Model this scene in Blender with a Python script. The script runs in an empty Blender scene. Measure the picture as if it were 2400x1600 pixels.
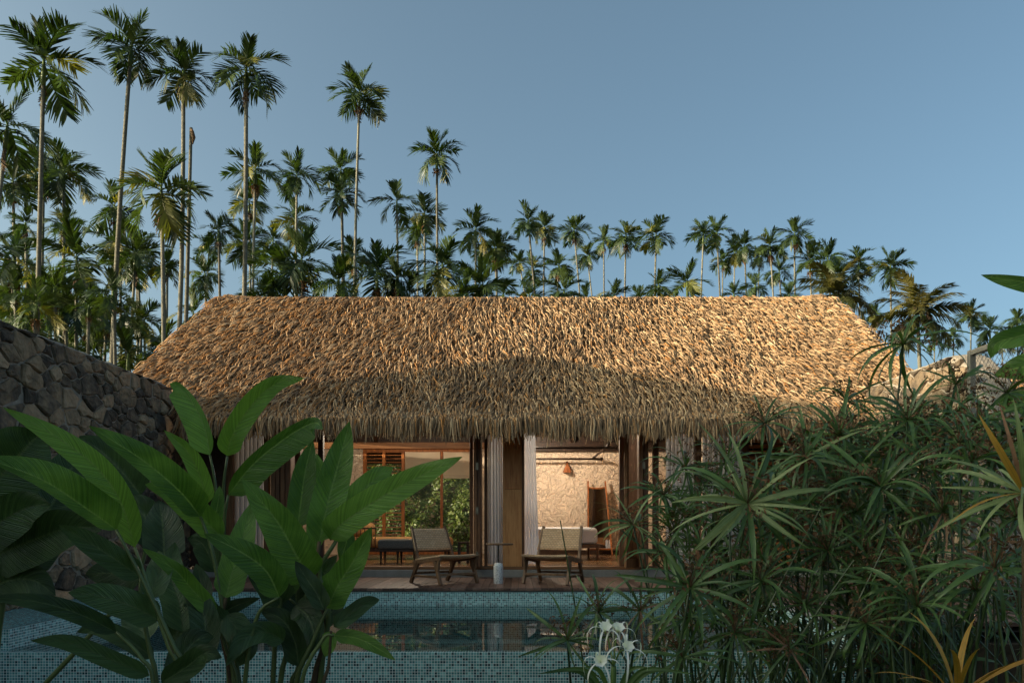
import bpy, math, random
import numpy as np
from mathutils import Vector, Matrix, Euler

R = math.radians
random.seed(7)
rng = np.random.default_rng(7)
scene = bpy.context.scene
COL = scene.collection

# ------------------------------------------------------------------ camera
F = 1946.0            # focal length in photograph pixels
VX, VY = 1215.0, 1225.0
CZ = 0.79             # camera height above the deck
cam_d = bpy.data.cameras.new('camera')
cam_d.sensor_width = 36.0
cam_d.lens = F / 2400 * 36
cam_d.shift_x = -(VX - 1200) / 2400
cam_d.shift_y = (VY - 800) / 2400
cam_d.clip_start = 0.05
cam_d.clip_end = 3000
cam = bpy.data.objects.new('camera', cam_d)
COL.objects.link(cam)
cam.location = (0, 0, CZ)
cam.rotation_euler = (R(90), 0, 0)
scene.camera = cam

# ------------------------------------------------------------------ sky and sun
SUN_EL = 15.0
SUN_AZ = 255.0        # clockwise from +Y: from the left and behind the camera
world = bpy.data.worlds.new('World')
scene.world = world
world.use_nodes = True
wn = world.node_tree.nodes
sky = wn.new('ShaderNodeTexSky')
sky.sky_type = 'NISHITA'
sky.sun_disc = False
sky.sun_elevation = R(SUN_EL)
sky.sun_rotation = R(SUN_AZ)
sky.altitude = 50
sky.air_density = 0.5
sky.dust_density = 6.0
sky.ozone_density = 3.0
wn['Background'].inputs['Strength'].default_value = 0.15
tint = wn.new('ShaderNodeMix'); tint.data_type = 'RGBA'; tint.blend_type = 'MULTIPLY'; tint.inputs[0].default_value = 1.0
tint.inputs[7].default_value = (0.98, 0.985, 0.70, 1)     # warm white balance of the whole sky
world.node_tree.links.new(sky.outputs[0], tint.inputs[6])
world.node_tree.links.new(tint.outputs[2], wn['Background'].inputs['Color'])

sun_dir = Vector((math.sin(R(SUN_AZ)) * math.cos(R(SUN_EL)),
                  math.cos(R(SUN_AZ)) * math.cos(R(SUN_EL)), math.sin(R(SUN_EL))))
sl = bpy.data.lights.new('sun', 'SUN')
sl.energy = 3.25
sl.angle = R(0.5)
sl.color = (1.0, 0.80, 0.55)
sun = bpy.data.objects.new('sun', sl)
COL.objects.link(sun)
sun.rotation_euler = (-sun_dir).to_track_quat('-Z', 'Y').to_euler()
sun.location = (-30, -20, 20)

scene.view_settings.view_transform = 'Standard'
scene.view_settings.look = 'None'
scene.view_settings.exposure = 1.42
scene.view_settings.gamma = 1.0
scene.render.engine = 'CYCLES'
scene.cycles.max_bounces = 8
scene.cycles.transparent_max_bounces = 16
scene.cycles.caustics_reflective = False
scene.cycles.caustics_refractive = False

# ------------------------------------------------------------------ helpers
def P(px, py, d):
    """world point seen at photograph pixel (px,py) at depth d"""
    return np.array([(px - VX) / F * d, d, CZ + (VY - py) / F * d])

def PX(px, d):
    return (px - VX) / F * d

ORG = {}

def prop(o, label=None, cat=None, group=None, kind=None):
    if label: o['label'] = label
    if cat: o['category'] = cat
    if group: o['group'] = group
    if kind: o['kind'] = kind
    return o

def thing(name, label, cat, loc=(0, 0, 0), group=None):
    o = bpy.data.objects.new(name, None)
    o.empty_display_size = 0.1
    COL.objects.link(o)
    o.location = loc
    ORG[o] = np.array(loc, float)
    return prop(o, label, cat, group)

def mesh(name, verts, faces, mat=None, smooth=False, uv=None, attr=None):
    me = bpy.data.meshes.new(name)
    verts = np.asarray(verts, np.float32)
    if isinstance(faces, np.ndarray):
        n, k = faces.shape
        me.vertices.add(len(verts))
        me.vertices.foreach_set('co', verts.ravel())
        me.loops.add(n * k)
        me.loops.foreach_set('vertex_index', faces.astype(np.int32).ravel())
        me.polygons.add(n)
        me.polygons.foreach_set('loop_start', np.arange(0, n * k, k, dtype=np.int32))
        me.polygons.foreach_set('loop_total', np.full(n, k, np.int32))
        me.update(calc_edges=True)
    else:
        me.from_pydata([tuple(map(float, v)) for v in verts], [], faces)
    if uv is not None:
        ul = me.uv_layers.new(name='UVMap')
        li = np.empty(len(me.loops), np.int32)
        me.loops.foreach_get('vertex_index', li)
        ul.data.foreach_set('uv', np.asarray(uv, np.float32)[li].ravel())
    if attr is not None:
        for k_, v_ in attr.items():
            a = me.attributes.new(k_, 'FLOAT', 'POINT')
            a.data.foreach_set('value', np.asarray(v_, np.float32))
    if smooth:
        me.polygons.foreach_set('use_smooth', np.ones(len(me.polygons), bool))
    if mat is not None:
        for m in (mat if isinstance(mat, (list, tuple)) else [mat]):
            me.materials.append(m)
    return me

def obj(name, me, parent=None, loc=None, rot=None, scale=None, kind=None):
    o = bpy.data.objects.new(name, me)
    COL.objects.link(o)
    if parent is not None:
        o.parent = parent
        ORG[o] = ORG[parent]
    else:
        ORG[o] = np.zeros(3)
    if loc is not None:
        l = np.array(loc, float) - (ORG[parent] if parent is not None else 0)
        o.location = l
    if rot is not None: o.rotation_euler = rot
    if scale is not None: o.scale = scale if hasattr(scale, '__len__') else (scale,) * 3
    if kind: o['kind'] = kind
    return o

def mk(name, verts, faces, mat, parent=None, smooth=False, uv=None, attr=None, kind=None, bevel=0):
    v = np.asarray(verts, float)
    if parent is not None: v = v - ORG[parent]
    o = obj(name, mesh(name, v, faces, mat, smooth, uv, attr), parent, kind=kind)
    if bevel:
        b = o.modifiers.new('bevel', 'BEVEL'); b.width = bevel; b.segments = 2; b.limit_method = 'ANGLE'
    return o

class MB:
    """collects simple shapes into one mesh"""
    def __init__(s): s.v = []; s.f = []; s.uv = []
    def add(s, v, f, uv=None):
        n = len(s.v)
        s.v += [tuple(map(float, p)) for p in v]
        s.f += [tuple(int(i) + n for i in q) for q in f]
        s.uv += [(0, 0)] * len(v) if uv is None else [tuple(u) for u in uv]
        return s
    def box(s, x0, x1, y0, y1, z0, z1):
        if x0 > x1: x0, x1 = x1, x0
        if y0 > y1: y0, y1 = y1, y0
        if z0 > z1: z0, z1 = z1, z0
        v = [(x0, y0, z0), (x1, y0, z0), (x1, y1, z0), (x0, y1, z0), (x0, y0, z1), (x1, y0, z1), (x1, y1, z1), (x0, y1, z1)]
        return s.add(v, [(0, 3, 2, 1), (4, 5, 6, 7), (0, 1, 5, 4), (1, 2, 6, 5), (2, 3, 7, 6), (3, 0, 4, 7)])
    def tube(s, pts, rad, n=8, caps=True):
        pts = [Vector(p) for p in pts]
        rads = rad if hasattr(rad, '__len__') else [rad] * len(pts)
        m = len(pts)
        vs = []; prev = None
        for i, p in enumerate(pts):
            t = (pts[min(i + 1, m - 1)] - pts[max(i - 1, 0)]).normalized()
            a = Vector((0, 0, 1)) if abs(t.z) < 0.9 else Vector((1, 0, 0))
            if prev is None: u = t.cross(a).normalized()
            else: u = (prev - t * prev.dot(t)).normalized()
            prev = u
            w = t.cross(u)
            for k in range(n):
                ang = 2 * math.pi * k / n
                vs.append(p + (u * math.cos(ang) + w * math.sin(ang)) * rads[i])
        fs = [(i * n + k, i * n + (k + 1) % n, (i + 1) * n + (k + 1) % n, (i + 1) * n + k) for i in range(m - 1) for k in range(n)]
        if caps:
            fs.append(tuple(range(n - 1, -1, -1))); fs.append(tuple((m - 1) * n + k for k in range(n)))
        return s.add(vs, fs)
    def bar(s, p0, p1, w, h, up=(0, 0, 1)):
        """rectangular bar from p0 to p1, w across, h along up"""
        p0 = Vector(p0); p1 = Vector(p1); t = (p1 - p0).normalized(); up = Vector(up)
        a = t.cross(up)
        if a.length < 1e-4: a = t.cross(Vector((1, 0, 0)))
        a.normalize(); b = a.cross(t).normalized()
        v = [p + a * (sx * w / 2) + b * (sz * h / 2) for p in (p0, p1) for sx, sz in ((-1, -1), (1, -1), (1, 1), (-1, 1))]
        return s.add(v, [(0, 3, 2, 1), (4, 5, 6, 7), (0, 1, 5, 4), (1, 2, 6, 5), (2, 3, 7, 6), (3, 0, 4, 7)])
    def lathe(s, c, prof, n=24):
        vs = [(c[0] + r * math.cos(2 * math.pi * k / n), c[1] + r * math.sin(2 * math.pi * k / n), c[2] + z) for r, z in prof for k in range(n)]
        m = len(prof)
        fs = [(i * n + k, i * n + (k + 1) % n, (i + 1) * n + (k + 1) % n, (i + 1) * n + k) for i in range(m - 1) for k in range(n)]
        fs.append(tuple(range(n - 1, -1, -1))); fs.append(tuple((m - 1) * n + k for k in range(n)))
        return s.add(vs, fs)
    def build(s, name, mat, parent=None, smooth=False, bevel=0, kind=None, uv=False):
        return mk(name, s.v, s.f, mat, parent, smooth, uv=s.uv if uv else None, bevel=bevel, kind=kind)

def box(name, mat, parent, x0, x1, y0, y1, z0, z1, bevel=0.004):
    return MB().box(x0, x1, y0, y1, z0, z1).build(name, mat, parent, bevel=bevel)

# ------------------------------------------------------------------ materials
def new_mat(name):
    m = bpy.data.materials.new(name); m.use_nodes = True
    nt = m.node_tree
    return m, nt, nt.nodes['Principled BSDF']

def N(nt, t, **kw):
    n = nt.nodes.new(t)
    for k, v in kw.items():
        if k in n.inputs: n.inputs[k].default_value = v
        else: setattr(n, k, v)
    return n

def ramp(nt, stops, interp='LINEAR'):
    r = nt.nodes.new('ShaderNodeValToRGB')
    e = r.color_ramp.elements
    while len(e) < len(stops): e.new(0.5)
    for i, (p, c) in enumerate(stops):
        e[i].position = p; e[i].color = (*c, 1)
    r.color_ramp.interpolation = interp
    return r

def mat_noise(name, stops, scale=5, stretch=(1, 1, 1), rough=0.6, bump=0.2, bscale=None, detail=6, coord='Object', objrand=0.0, spec=0.4, bdist=0.01):
    m, nt, b = new_mat(name)
    tc = N(nt, 'ShaderNodeTexCoord')
    mp = N(nt, 'ShaderNodeMapping'); mp.inputs['Scale'].default_value = stretch
    nt.links.new(tc.outputs[coord], mp.inputs['Vector'])
    vec = mp.outputs[0]
    if objrand:
        oi = N(nt, 'ShaderNodeObjectInfo')
        ad = N(nt, 'ShaderNodeVectorMath', operation='ADD')
        mu = N(nt, 'ShaderNodeMath', operation='MULTIPLY'); mu.inputs[1].default_value = 57.0
        nt.links.new(oi.outputs['Random'], mu.inputs[0])
        nt.links.new(vec, ad.inputs[0]); nt.links.new(mu.outputs[0], ad.inputs[1]); vec = ad.outputs[0]
    nz = N(nt, 'ShaderNodeTexNoise'); nz.inputs['Scale'].default_value = scale; nz.inputs['Detail'].default_value = detail
    nz.inputs['Roughness'].default_value = 0.62
    nt.links.new(vec, nz.inputs['Vector'])
    rp = ramp(nt, stops)
    fac = nz.outputs['Fac']
    if objrand:
        ma = N(nt, 'ShaderNodeMath', operation='MULTIPLY_ADD')
        ma.inputs[1].default_value = objrand; 
        nt.links.new(oi.outputs['Random'], ma.inputs[0])
        sb = N(nt, 'ShaderNodeMath', operation='SUBTRACT'); sb.inputs[1].default_value = objrand / 2
        nt.links.new(fac, sb.inputs[0]); nt.links.new(sb.outputs[0], ma.inputs[2]); fac = ma.outputs[0]
    nt.links.new(fac, rp.inputs[0])
    nt.links.new(rp.outputs[0], b.inputs['Base Color'])
    b.inputs['Roughness'].default_value = rough
    b.inputs['Specular IOR Level'].default_value = spec
    if bump:
        n2 = N(nt, 'ShaderNodeTexNoise'); n2.inputs['Scale'].default_value = bscale or scale * 2; n2.inputs['Detail'].default_value = 8
        nt.links.new(vec, n2.inputs['Vector'])
        bp = N(nt, 'ShaderNodeBump'); bp.inputs['Strength'].default_value = bump; bp.inputs['Distance'].default_value = bdist
        nt.links.new(n2.outputs['Fac'], bp.inputs['Height'])
        nt.links.new(bp.outputs[0], b.inputs['Normal'])
    return m

M = {}
def wood(name, dark, mid, light, stretch, rough=0.55, objrand=0.35):
    return mat_noise(name, [(0.25, dark), (0.5, mid), (0.75, light)], scale=6, stretch=stretch, rough=rough, bump=0.25, bscale=18, objrand=objrand, bdist=0.004)
M['teak_v'] = wood('teak_vertical_grain', (.08, .032, .013), (.17, .072, .027), (.27, .125, .05), (6, 6, .5))
M['teak_h'] = wood('teak_horizontal_grain', (.08, .032, .013), (.17, .072, .027), (.27, .125, .05), (.5, 6, 6))
M['oak_panel'] = wood('oak_panel', (.20, .07, .020), (.42, .17, .052), (.56, .27, .095), (7, 7, .7))
M['orange_wood'] = wood('window_wood', (.22, .066, .013), (.40, .135, .03), (.54, .21, .055), (5, 5, .6))
M['dark_wood'] = wood('dark_wood', (.018, .009, .005), (.036, .017, .009), (.06, .03, .015), (2, 2, 2))
M['chair_wood'] = wood('chair_wood', (.075, .038, .018), (.15, .08, .04), (.23, .13, .068), (3, 3, 1.2))
M['deck_wood'] = wood('deck_wood', (.06, .03, .021), (.125, .065, .046), (.20, .115, .085), (5, .5, 5), rough=0.5, objrand=0.5)
M['floor_wood'] = wood('floor_wood', (.12, .06, .025), (.20, .11, .05), (.28, .16, .08), (1, 4, 4), rough=0.25, objrand=0)
M['fascia'] = wood('fascia_wood', (.012, .007, .005), (.022, .013, .009), (.035, .02, .015), (.5, 5, 5))
M['concrete'] = mat_noise('concrete', [(0.3, (.20, .185, .16)), (0.7, (.33, .31, .28))], scale=3, rough=0.85, bump=0.3, bscale=40)
M['mortar'] = mat_noise('mortar', [(0.3, (.19, .16, .125)), (0.7, (.34, .295, .24))], scale=9, rough=0.95, bump=0.9, bscale=30, bdist=0.02)
M['soil'] = mat_noise('soil', [(0.3, (.018, .013, .008)), (0.7, (.06, .042, .024))], scale=2, rough=1, bump=0.6, bscale=12, bdist=0.05)
M['stone'] = mat_noise('wall_stone', [(0.14, (.035, .029, .024)), (0.38, (.12, .09, .065)), (0.58, (.26, .18, .11)), (0.85, (.42, .29, .18))], scale=6, rough=0.9, bump=1.0, bscale=22, objrand=0.5, bdist=0.02, spec=0.25)
M['stone_shaded'] = mat_noise('shaded_wall_stone', [(0.14, (.035, .028, .022)), (0.38, (.09, .07, .05)), (0.58, (.17, .125, .08)), (0.85, (.27, .20, .13))], scale=6, rough=0.9, bump=1.0, bscale=22, objrand=0.5, bdist=0.02, spec=0.25)  # wall stone copied darker for the right wall, shade put into its colours
M['trunk'] = mat_noise('palm_trunk', [(0.3, (.085, .078, .058)), (0.7, (.19, .18, .14))], scale=7, stretch=(1, 1, 2.5), rough=0.9, bump=0.6, bscale=16, objrand=0.3, bdist=0.02)
M['shaft'] = mat_noise('palm_crownshaft', [(0.3, (.06, .10, .03)), (0.7, (.14, .19, .06))], scale=4, rough=0.5, bump=0)
M['fruit'] = mat_noise('palm_fruit', [(0.3, (.05, .025, .012)), (0.7, (.18, .08, .025))], scale=8, rough=0.7, bump=0, objrand=0.5)
M['brown_frond'] = mat_noise('dry_frond', [(0.3, (.09, .05, .025)), (0.7, (.22, .13, .07))], scale=5, rough=0.8, bump=0)
M['metal'] = mat_noise('painted_steel', [(0.3, (.10, .095, .08)), (0.7, (.16, .15, .13))], scale=4, rough=0.5, bump=0.05)
M['wire'] = mat_noise('galvanised_wire', [(0.3, (.2, .2, .19)), (0.7, (.3, .3, .29))], scale=4, rough=0.4, bump=0)
M['wire'].node_tree.nodes['Principled BSDF'].inputs['Metallic'].default_value = 0.6
M['steel'] = mat_noise('hinge_steel', [(0.3, (.2, .17, .12)), (0.7, (.3, .26, .2))], scale=9, rough=0.35, bump=0)
M['steel'].node_tree.nodes['Principled BSDF'].inputs['Metallic'].default_value = 0.8
M['black_metal'] = mat_noise('black_metal', [(0.3, (.01, .01, .01)), (0.7, (.02, .02, .02))], scale=4, rough=0.4, bump=0)
M['terrazzo'] = mat_noise('white_terrazzo', [(0.40, (.38, .37, .36)), (0.47, (.66, .65, .63)), (0.7, (.78, .77, .75))], scale=60, rough=0.6, bump=0.15, bscale=80)
M['mattress'] = mat_noise('bed_linen', [(0.3, (.70, .71, .74)), (0.7, (.82, .83, .86))], scale=3, rough=0.9, bump=0.5, bscale=7, bdist=0.03)
M['grey_fabric'] = mat_noise('grey_upholstery', [(0.35, (.09, .095, .09)), (0.65, (.15, .155, .148))], scale=60, rough=0.95, bump=0.3, bscale=120)
M['mustard'] = mat_noise('mustard_upholstery', [(0.35, (.33, .175, .065)), (0.65, (.43, .245, .10))], scale=8, rough=0.9, bump=0.2, bscale=90)
M['leather'] = mat_noise('terracotta_leather', [(0.35, (.26, .085, .03)), (0.65, (.36, .13, .05))], scale=8, rough=0.6, bump=0.05)
M['blue_cloth'] = mat_noise('blue_cloth', [(0.35, (.02, .13, .45)), (0.65, (.03, .2, .6))], scale=8, rough=0.8, bump=0.1)
M['brown_spike'] = mat_noise('sedge_flower', [(0.3, (.06, .03, .014)), (0.7, (.17, .09, .04))], scale=30, rough=0.9, bump=0)

def mat_plaster():
    m, nt, b = new_mat('trowelled_plaster')
    tc = N(nt, 'ShaderNodeTexCoord')
    nz = N(nt, 'ShaderNodeTexNoise'); nz.inputs['Scale'].default_value = 3.0; nz.inputs['Detail'].default_value = 3
    nt.links.new(tc.outputs['Object'], nz.inputs['Vector'])
    mx = N(nt, 'ShaderNodeVectorMath', operation='MULTIPLY_ADD'); mx.inputs[1].default_value = (.35, .35, .35)
    nt.links.new(nz.outputs['Color'], mx.inputs[0]); nt.links.new(tc.outputs['Object'], mx.inputs[2])
    hs = []
    for sc_, det, a_, b_ in ((5.5, 1.5, .47, .53), (11.0, 1.0, .46, .56)):
        vo = N(nt, 'ShaderNodeTexNoise'); vo.inputs['Scale'].default_value = sc_; vo.inputs['Detail'].default_value = det; vo.inputs['Distortion'].default_value = 1.2
        nt.links.new(mx.outputs[0], vo.inputs['Vector'])
        rp = ramp(nt, [(a_, (0, 0, 0)), (b_, (1, 1, 1))]); nt.links.new(vo.outputs['Fac'], rp.inputs[0]); hs.append(rp.outputs[0])
    rp = N(nt, 'ShaderNodeMath', operation='ADD'); nt.links.new(hs[0], rp.inputs[0]); nt.links.new(hs[1], rp.inputs[1])
    bp = N(nt, 'ShaderNodeBump'); bp.inputs['Strength'].default_value = 1.0; bp.inputs['Distance'].default_value = 0.014
    nt.links.new(rp.outputs[0], bp.inputs['Height']); nt.links.new(bp.outputs[0], b.inputs['Normal'])
    n2 = N(nt, 'ShaderNodeTexNoise'); n2.inputs['Scale'].default_value = 1.2
    nt.links.new(tc.outputs['Object'], n2.inputs['Vector'])
    r2 = ramp(nt, [(0.3, (.70, .57, .44)), (0.7, (.80, .67, .53))])
    nt.links.new(n2.outputs['Fac'], r2.inputs[0]); nt.links.new(r2.outputs[0], b.inputs['Base Color'])
    b.inputs['Roughness'].default_value = 0.8
    return m
M['plaster'] = mat_plaster()

def mat_tiles(name, lo=1.0, grout=(.80, .86, .82)):
    """glass mosaic, 21.8 mm pitch, UVs in metres"""
    m, nt, b = new_mat(name)
    uv = N(nt, 'ShaderNodeUVMap')
    sc = N(nt, 'ShaderNodeVectorMath', operation='SCALE'); sc.inputs['Scale'].default_value = 1 / 0.0218
    nt.links.new(uv.outputs[0], sc.inputs[0])
    fl = N(nt, 'ShaderNodeVectorMath', operation='FLOOR'); nt.links.new(sc.outputs[0], fl.inputs[0])
    fr = N(nt, 'ShaderNodeVectorMath', operation='FRACTION'); nt.links.new(sc.outputs[0], fr.inputs[0])
    wnz = N(nt, 'ShaderNodeTexWhiteNoise', noise_dimensions='2D'); nt.links.new(fl.outputs[0], wnz.inputs['Vector'])
    c = [(.018, .05, .055), (.045, .13, .135), (.075, .19, .19), (.11, .25, .25), (.16, .32, .31), (.055, .16, .15)]
    c = [tuple(x * lo * 1.75 for x in q) for q in c]
    rp = ramp(nt, [(0, c[0]), (.14, c[1]), (.34, c[2]), (.58, c[3]), (.78, c[5]), (.9, c[4])], 'CONSTANT')
    nt.links.new(wnz.outputs['Value'], rp.inputs[0])
    sx = N(nt, 'ShaderNodeSeparateXYZ'); nt.links.new(fr.outputs[0], sx.inputs[0])
    def edge(s):
        a = N(nt, 'ShaderNodeMath', operation='SUBTRACT'); a.inputs[1].default_value = .5; nt.links.new(s, a.inputs[0])
        q = N(nt, 'ShaderNodeMath', operation='ABSOLUTE'); nt.links.new(a.outputs[0], q.inputs[0]); return q.outputs[0]
    mxx = N(nt, 'ShaderNodeMath', operation='MAXIMUM')
    nt.links.new(edge(sx.outputs[0]), mxx.inputs[0]); nt.links.new(edge(sx.outputs[1]), mxx.inputs[1])
    gr = ramp(nt, [(.415, (0, 0, 0)), (.435, (1, 1, 1))]); nt.links.new(mxx.outputs[0], gr.inputs[0])
    mix = N(nt, 'ShaderNodeMix', data_type='RGBA'); 
    nt.links.new(gr.outputs[0], mix.inputs[0]); nt.links.new(rp.outputs[0], mix.inputs[6]); mix.inputs[7].default_value = (*grout, 1)
    nt.links.new(mix.outputs[2], b.inputs['Base Color'])
    rr = N(nt, 'ShaderNodeMath', operation='MULTIPLY_ADD'); rr.inputs[1].default_value = .6; rr.inputs[2].default_value = .18
    nt.links.new(gr.outputs[0], rr.inputs[0]); nt.links.new(rr.outputs[0], b.inputs['Roughness'])
    bp = N(nt, 'ShaderNodeBump', invert=True); bp.inputs['Strength'].default_value = .5; bp.inputs['Distance'].default_value = .002
    nt.links.new(gr.outputs[0], bp.inputs['Height']); nt.links.new(bp.outputs[0], b.inputs['Normal'])
    return m
M['tile'] = mat_tiles('teal_glass_mosaic')
M['tile_wet'] = mat_tiles('teal_mosaic_teal_grout', .9, (.16, .34, .34))

def mat_water():
    m, nt, b = new_mat('pool_water')
    nt.nodes.remove(b)
    out = nt.nodes['Material Output']
    tc = N(nt, 'ShaderNodeTexCoord')
    nz = N(nt, 'ShaderNodeTexNoise'); nz.inputs['Scale'].default_value = 1.6; nz.inputs['Detail'].default_value = 2
    nt.links.new(tc.outputs['Object'], nz.inputs['Vector'])
    bp = N(nt, 'ShaderNodeBump'); bp.inputs['Strength'].default_value = .02; bp.inputs['Distance'].default_value = .02
    nt.links.new(nz.outputs['Fac'], bp.inputs['Height'])
    gl = N(nt, 'ShaderNodeBsdfGlossy'); gl.inputs['Roughness'].default_value = 0.0
    tr = N(nt, 'ShaderNodeBsdfTransparent'); tr.inputs['Color'].default_value = (.80, .95, .92, 1)
    fz = N(nt, 'ShaderNodeFresnel'); fz.inputs['IOR'].default_value = 1.33
    for n in (gl, fz): nt.links.new(bp.outputs[0], n.inputs['Normal'])
    mx = N(nt, 'ShaderNodeMixShader')
    nt.links.new(fz.outputs[0], mx.inputs[0]); nt.links.new(tr.outputs[0], mx.inputs[1]); nt.links.new(gl.outputs[0], mx.inputs[2])
    nt.links.new(mx.outputs[0], out.inputs['Surface'])
    return m
M['water'] = mat_water()

def mat_glass():
    m, nt, b = new_mat('window_glass')
    nt.nodes.remove(b); out = nt.nodes['Material Output']
    gl = N(nt, 'ShaderNodeBsdfGlossy'); gl.inputs['Roughness'].default_value = 0.0
    tr = N(nt, 'ShaderNodeBsdfTransparent'); tr.inputs['Color'].default_value = (.93, .94, .93, 1)
    fz = N(nt, 'ShaderNodeFresnel'); fz.inputs['IOR'].default_value = 1.5
    mx = N(nt, 'ShaderNodeMixShader')
    nt.links.new(fz.outputs[0], mx.inputs[0]); nt.links.new(tr.outputs[0], mx.inputs[1]); nt.links.new(gl.outputs[0], mx.inputs[2])
    nt.links.new(mx.outputs[0], out.inputs['Surface'])
    return m
M['glass'] = mat_glass()

def mat_mirror():
    m, nt, b = new_mat('mirror_glass')
    b.inputs['Base Color'].default_value = (.75, .75, .75, 1); b.inputs['Metallic'].default_value = 1; b.inputs['Roughness'].default_value = .02
    return m
M['mirror'] = mat_mirror()

def mat_sheer(name, col, trans=0.5, alpha=1.0):
    m, nt, b = new_mat(name)
    nt.nodes.remove(b); out = nt.nodes['Material Output']
    d = N(nt, 'ShaderNodeBsdfDiffuse'); d.inputs['Color'].default_value = (*col, 1)
    t = N(nt, 'ShaderNodeBsdfTranslucent'); t.inputs['Color'].default_value = (*col, 1)
    tc = N(nt, 'ShaderNodeTexCoord'); nz = N(nt, 'ShaderNodeTexNoise'); nz.inputs['Scale'].default_value = 90
    nt.links.new(tc.outputs['Object'], nz.inputs['Vector'])
    bp = N(nt, 'ShaderNodeBump'); bp.inputs['Strength'].default_value = .1; bp.inputs['Distance'].default_value = .004
    nt.links.new(nz.outputs['Fac'], bp.inputs['Height']); nt.links.new(bp.outputs[0], d.inputs['Normal'])
    mx = N(nt, 'ShaderNodeMixShader'); mx.inputs[0].default_value = trans
    nt.links.new(d.outputs[0], mx.inputs[1]); nt.links.new(t.outputs[0], mx.inputs[2])
    if alpha < 1:
        tp = N(nt, 'ShaderNodeBsdfTransparent'); m2 = N(nt, 'ShaderNodeMixShader'); m2.inputs[0].default_value = alpha
        nt.links.new(tp.outputs[0], m2.inputs[1]); nt.links.new(mx.outputs[0], m2.inputs[2]); nt.links.new(m2.outputs[0], out.inputs['Surface'])
    else:
        nt.links.new(mx.outputs[0], out.inputs['Surface'])
    return m
M['sheer'] = mat_sheer('sheer_white_curtain', (.86, .89, .95), .45, .93)
M['curtain'] = mat_sheer('grey_white_curtain', (.70, .73, .78), .35)
M['blind'] = mat_sheer('cream_blind', (.82, .70, .55), .6)

def mat_thatch():
    m, nt, b = new_mat('thatch')
    at = N(nt, 'ShaderNodeAttribute', attribute_name='tint')
    tc = N(nt, 'ShaderNodeTexCoord')
    nz = N(nt, 'ShaderNodeTexNoise'); nz.inputs['Scale'].default_value = .9; nz.inputs['Detail'].default_value = 5
    nt.links.new(tc.outputs['Object'], nz.inputs['Vector'])
    ad = N(nt, 'ShaderNodeMath', operation='MULTIPLY_ADD'); ad.inputs[1].default_value = .45
    sb = N(nt, 'ShaderNodeMath', operation='SUBTRACT'); sb.inputs[1].default_value = .22
    nt.links.new(nz.outputs['Fac'], ad.inputs[0]); nt.links.new(at.outputs['Fac'], sb.inputs[0]); nt.links.new(sb.outputs[0], ad.inputs[2])
    rp = ramp(nt, [(0.0, (.085, .055, .033)), (.25, (.20, .125, .07)), (.5, (.33, .20, .105)), (.75, (.43, .28, .155)), (1.0, (.52, .37, .22))])
    nt.links.new(ad.outputs[0], rp.inputs[0])
    hu = N(nt, 'ShaderNodeAttribute', attribute_name='warm')
    mix = N(nt, 'ShaderNodeMix', data_type='RGBA')
    nt.links.new(hu.outputs['Fac'], mix.inputs[0]); nt.links.new(rp.outputs[0], mix.inputs[6]); mix.inputs[7].default_value = (.36, .155, .04, 1)
    nt.links.new(mix.outputs[2], b.inputs['Base Color'])
    b.inputs['Roughness'].default_value = .75; b.inputs['Specular IOR Level'].default_value = .25
    return m
M['thatch'] = mat_thatch()
M['thatch_base'] = mat_noise('thatch_underlayer', [(.3, (.05, .032, .018)), (.7, (.14, .088, .048))], scale=14, stretch=(3, 1, 1), rough=.95, bump=.8, bscale=30)

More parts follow.
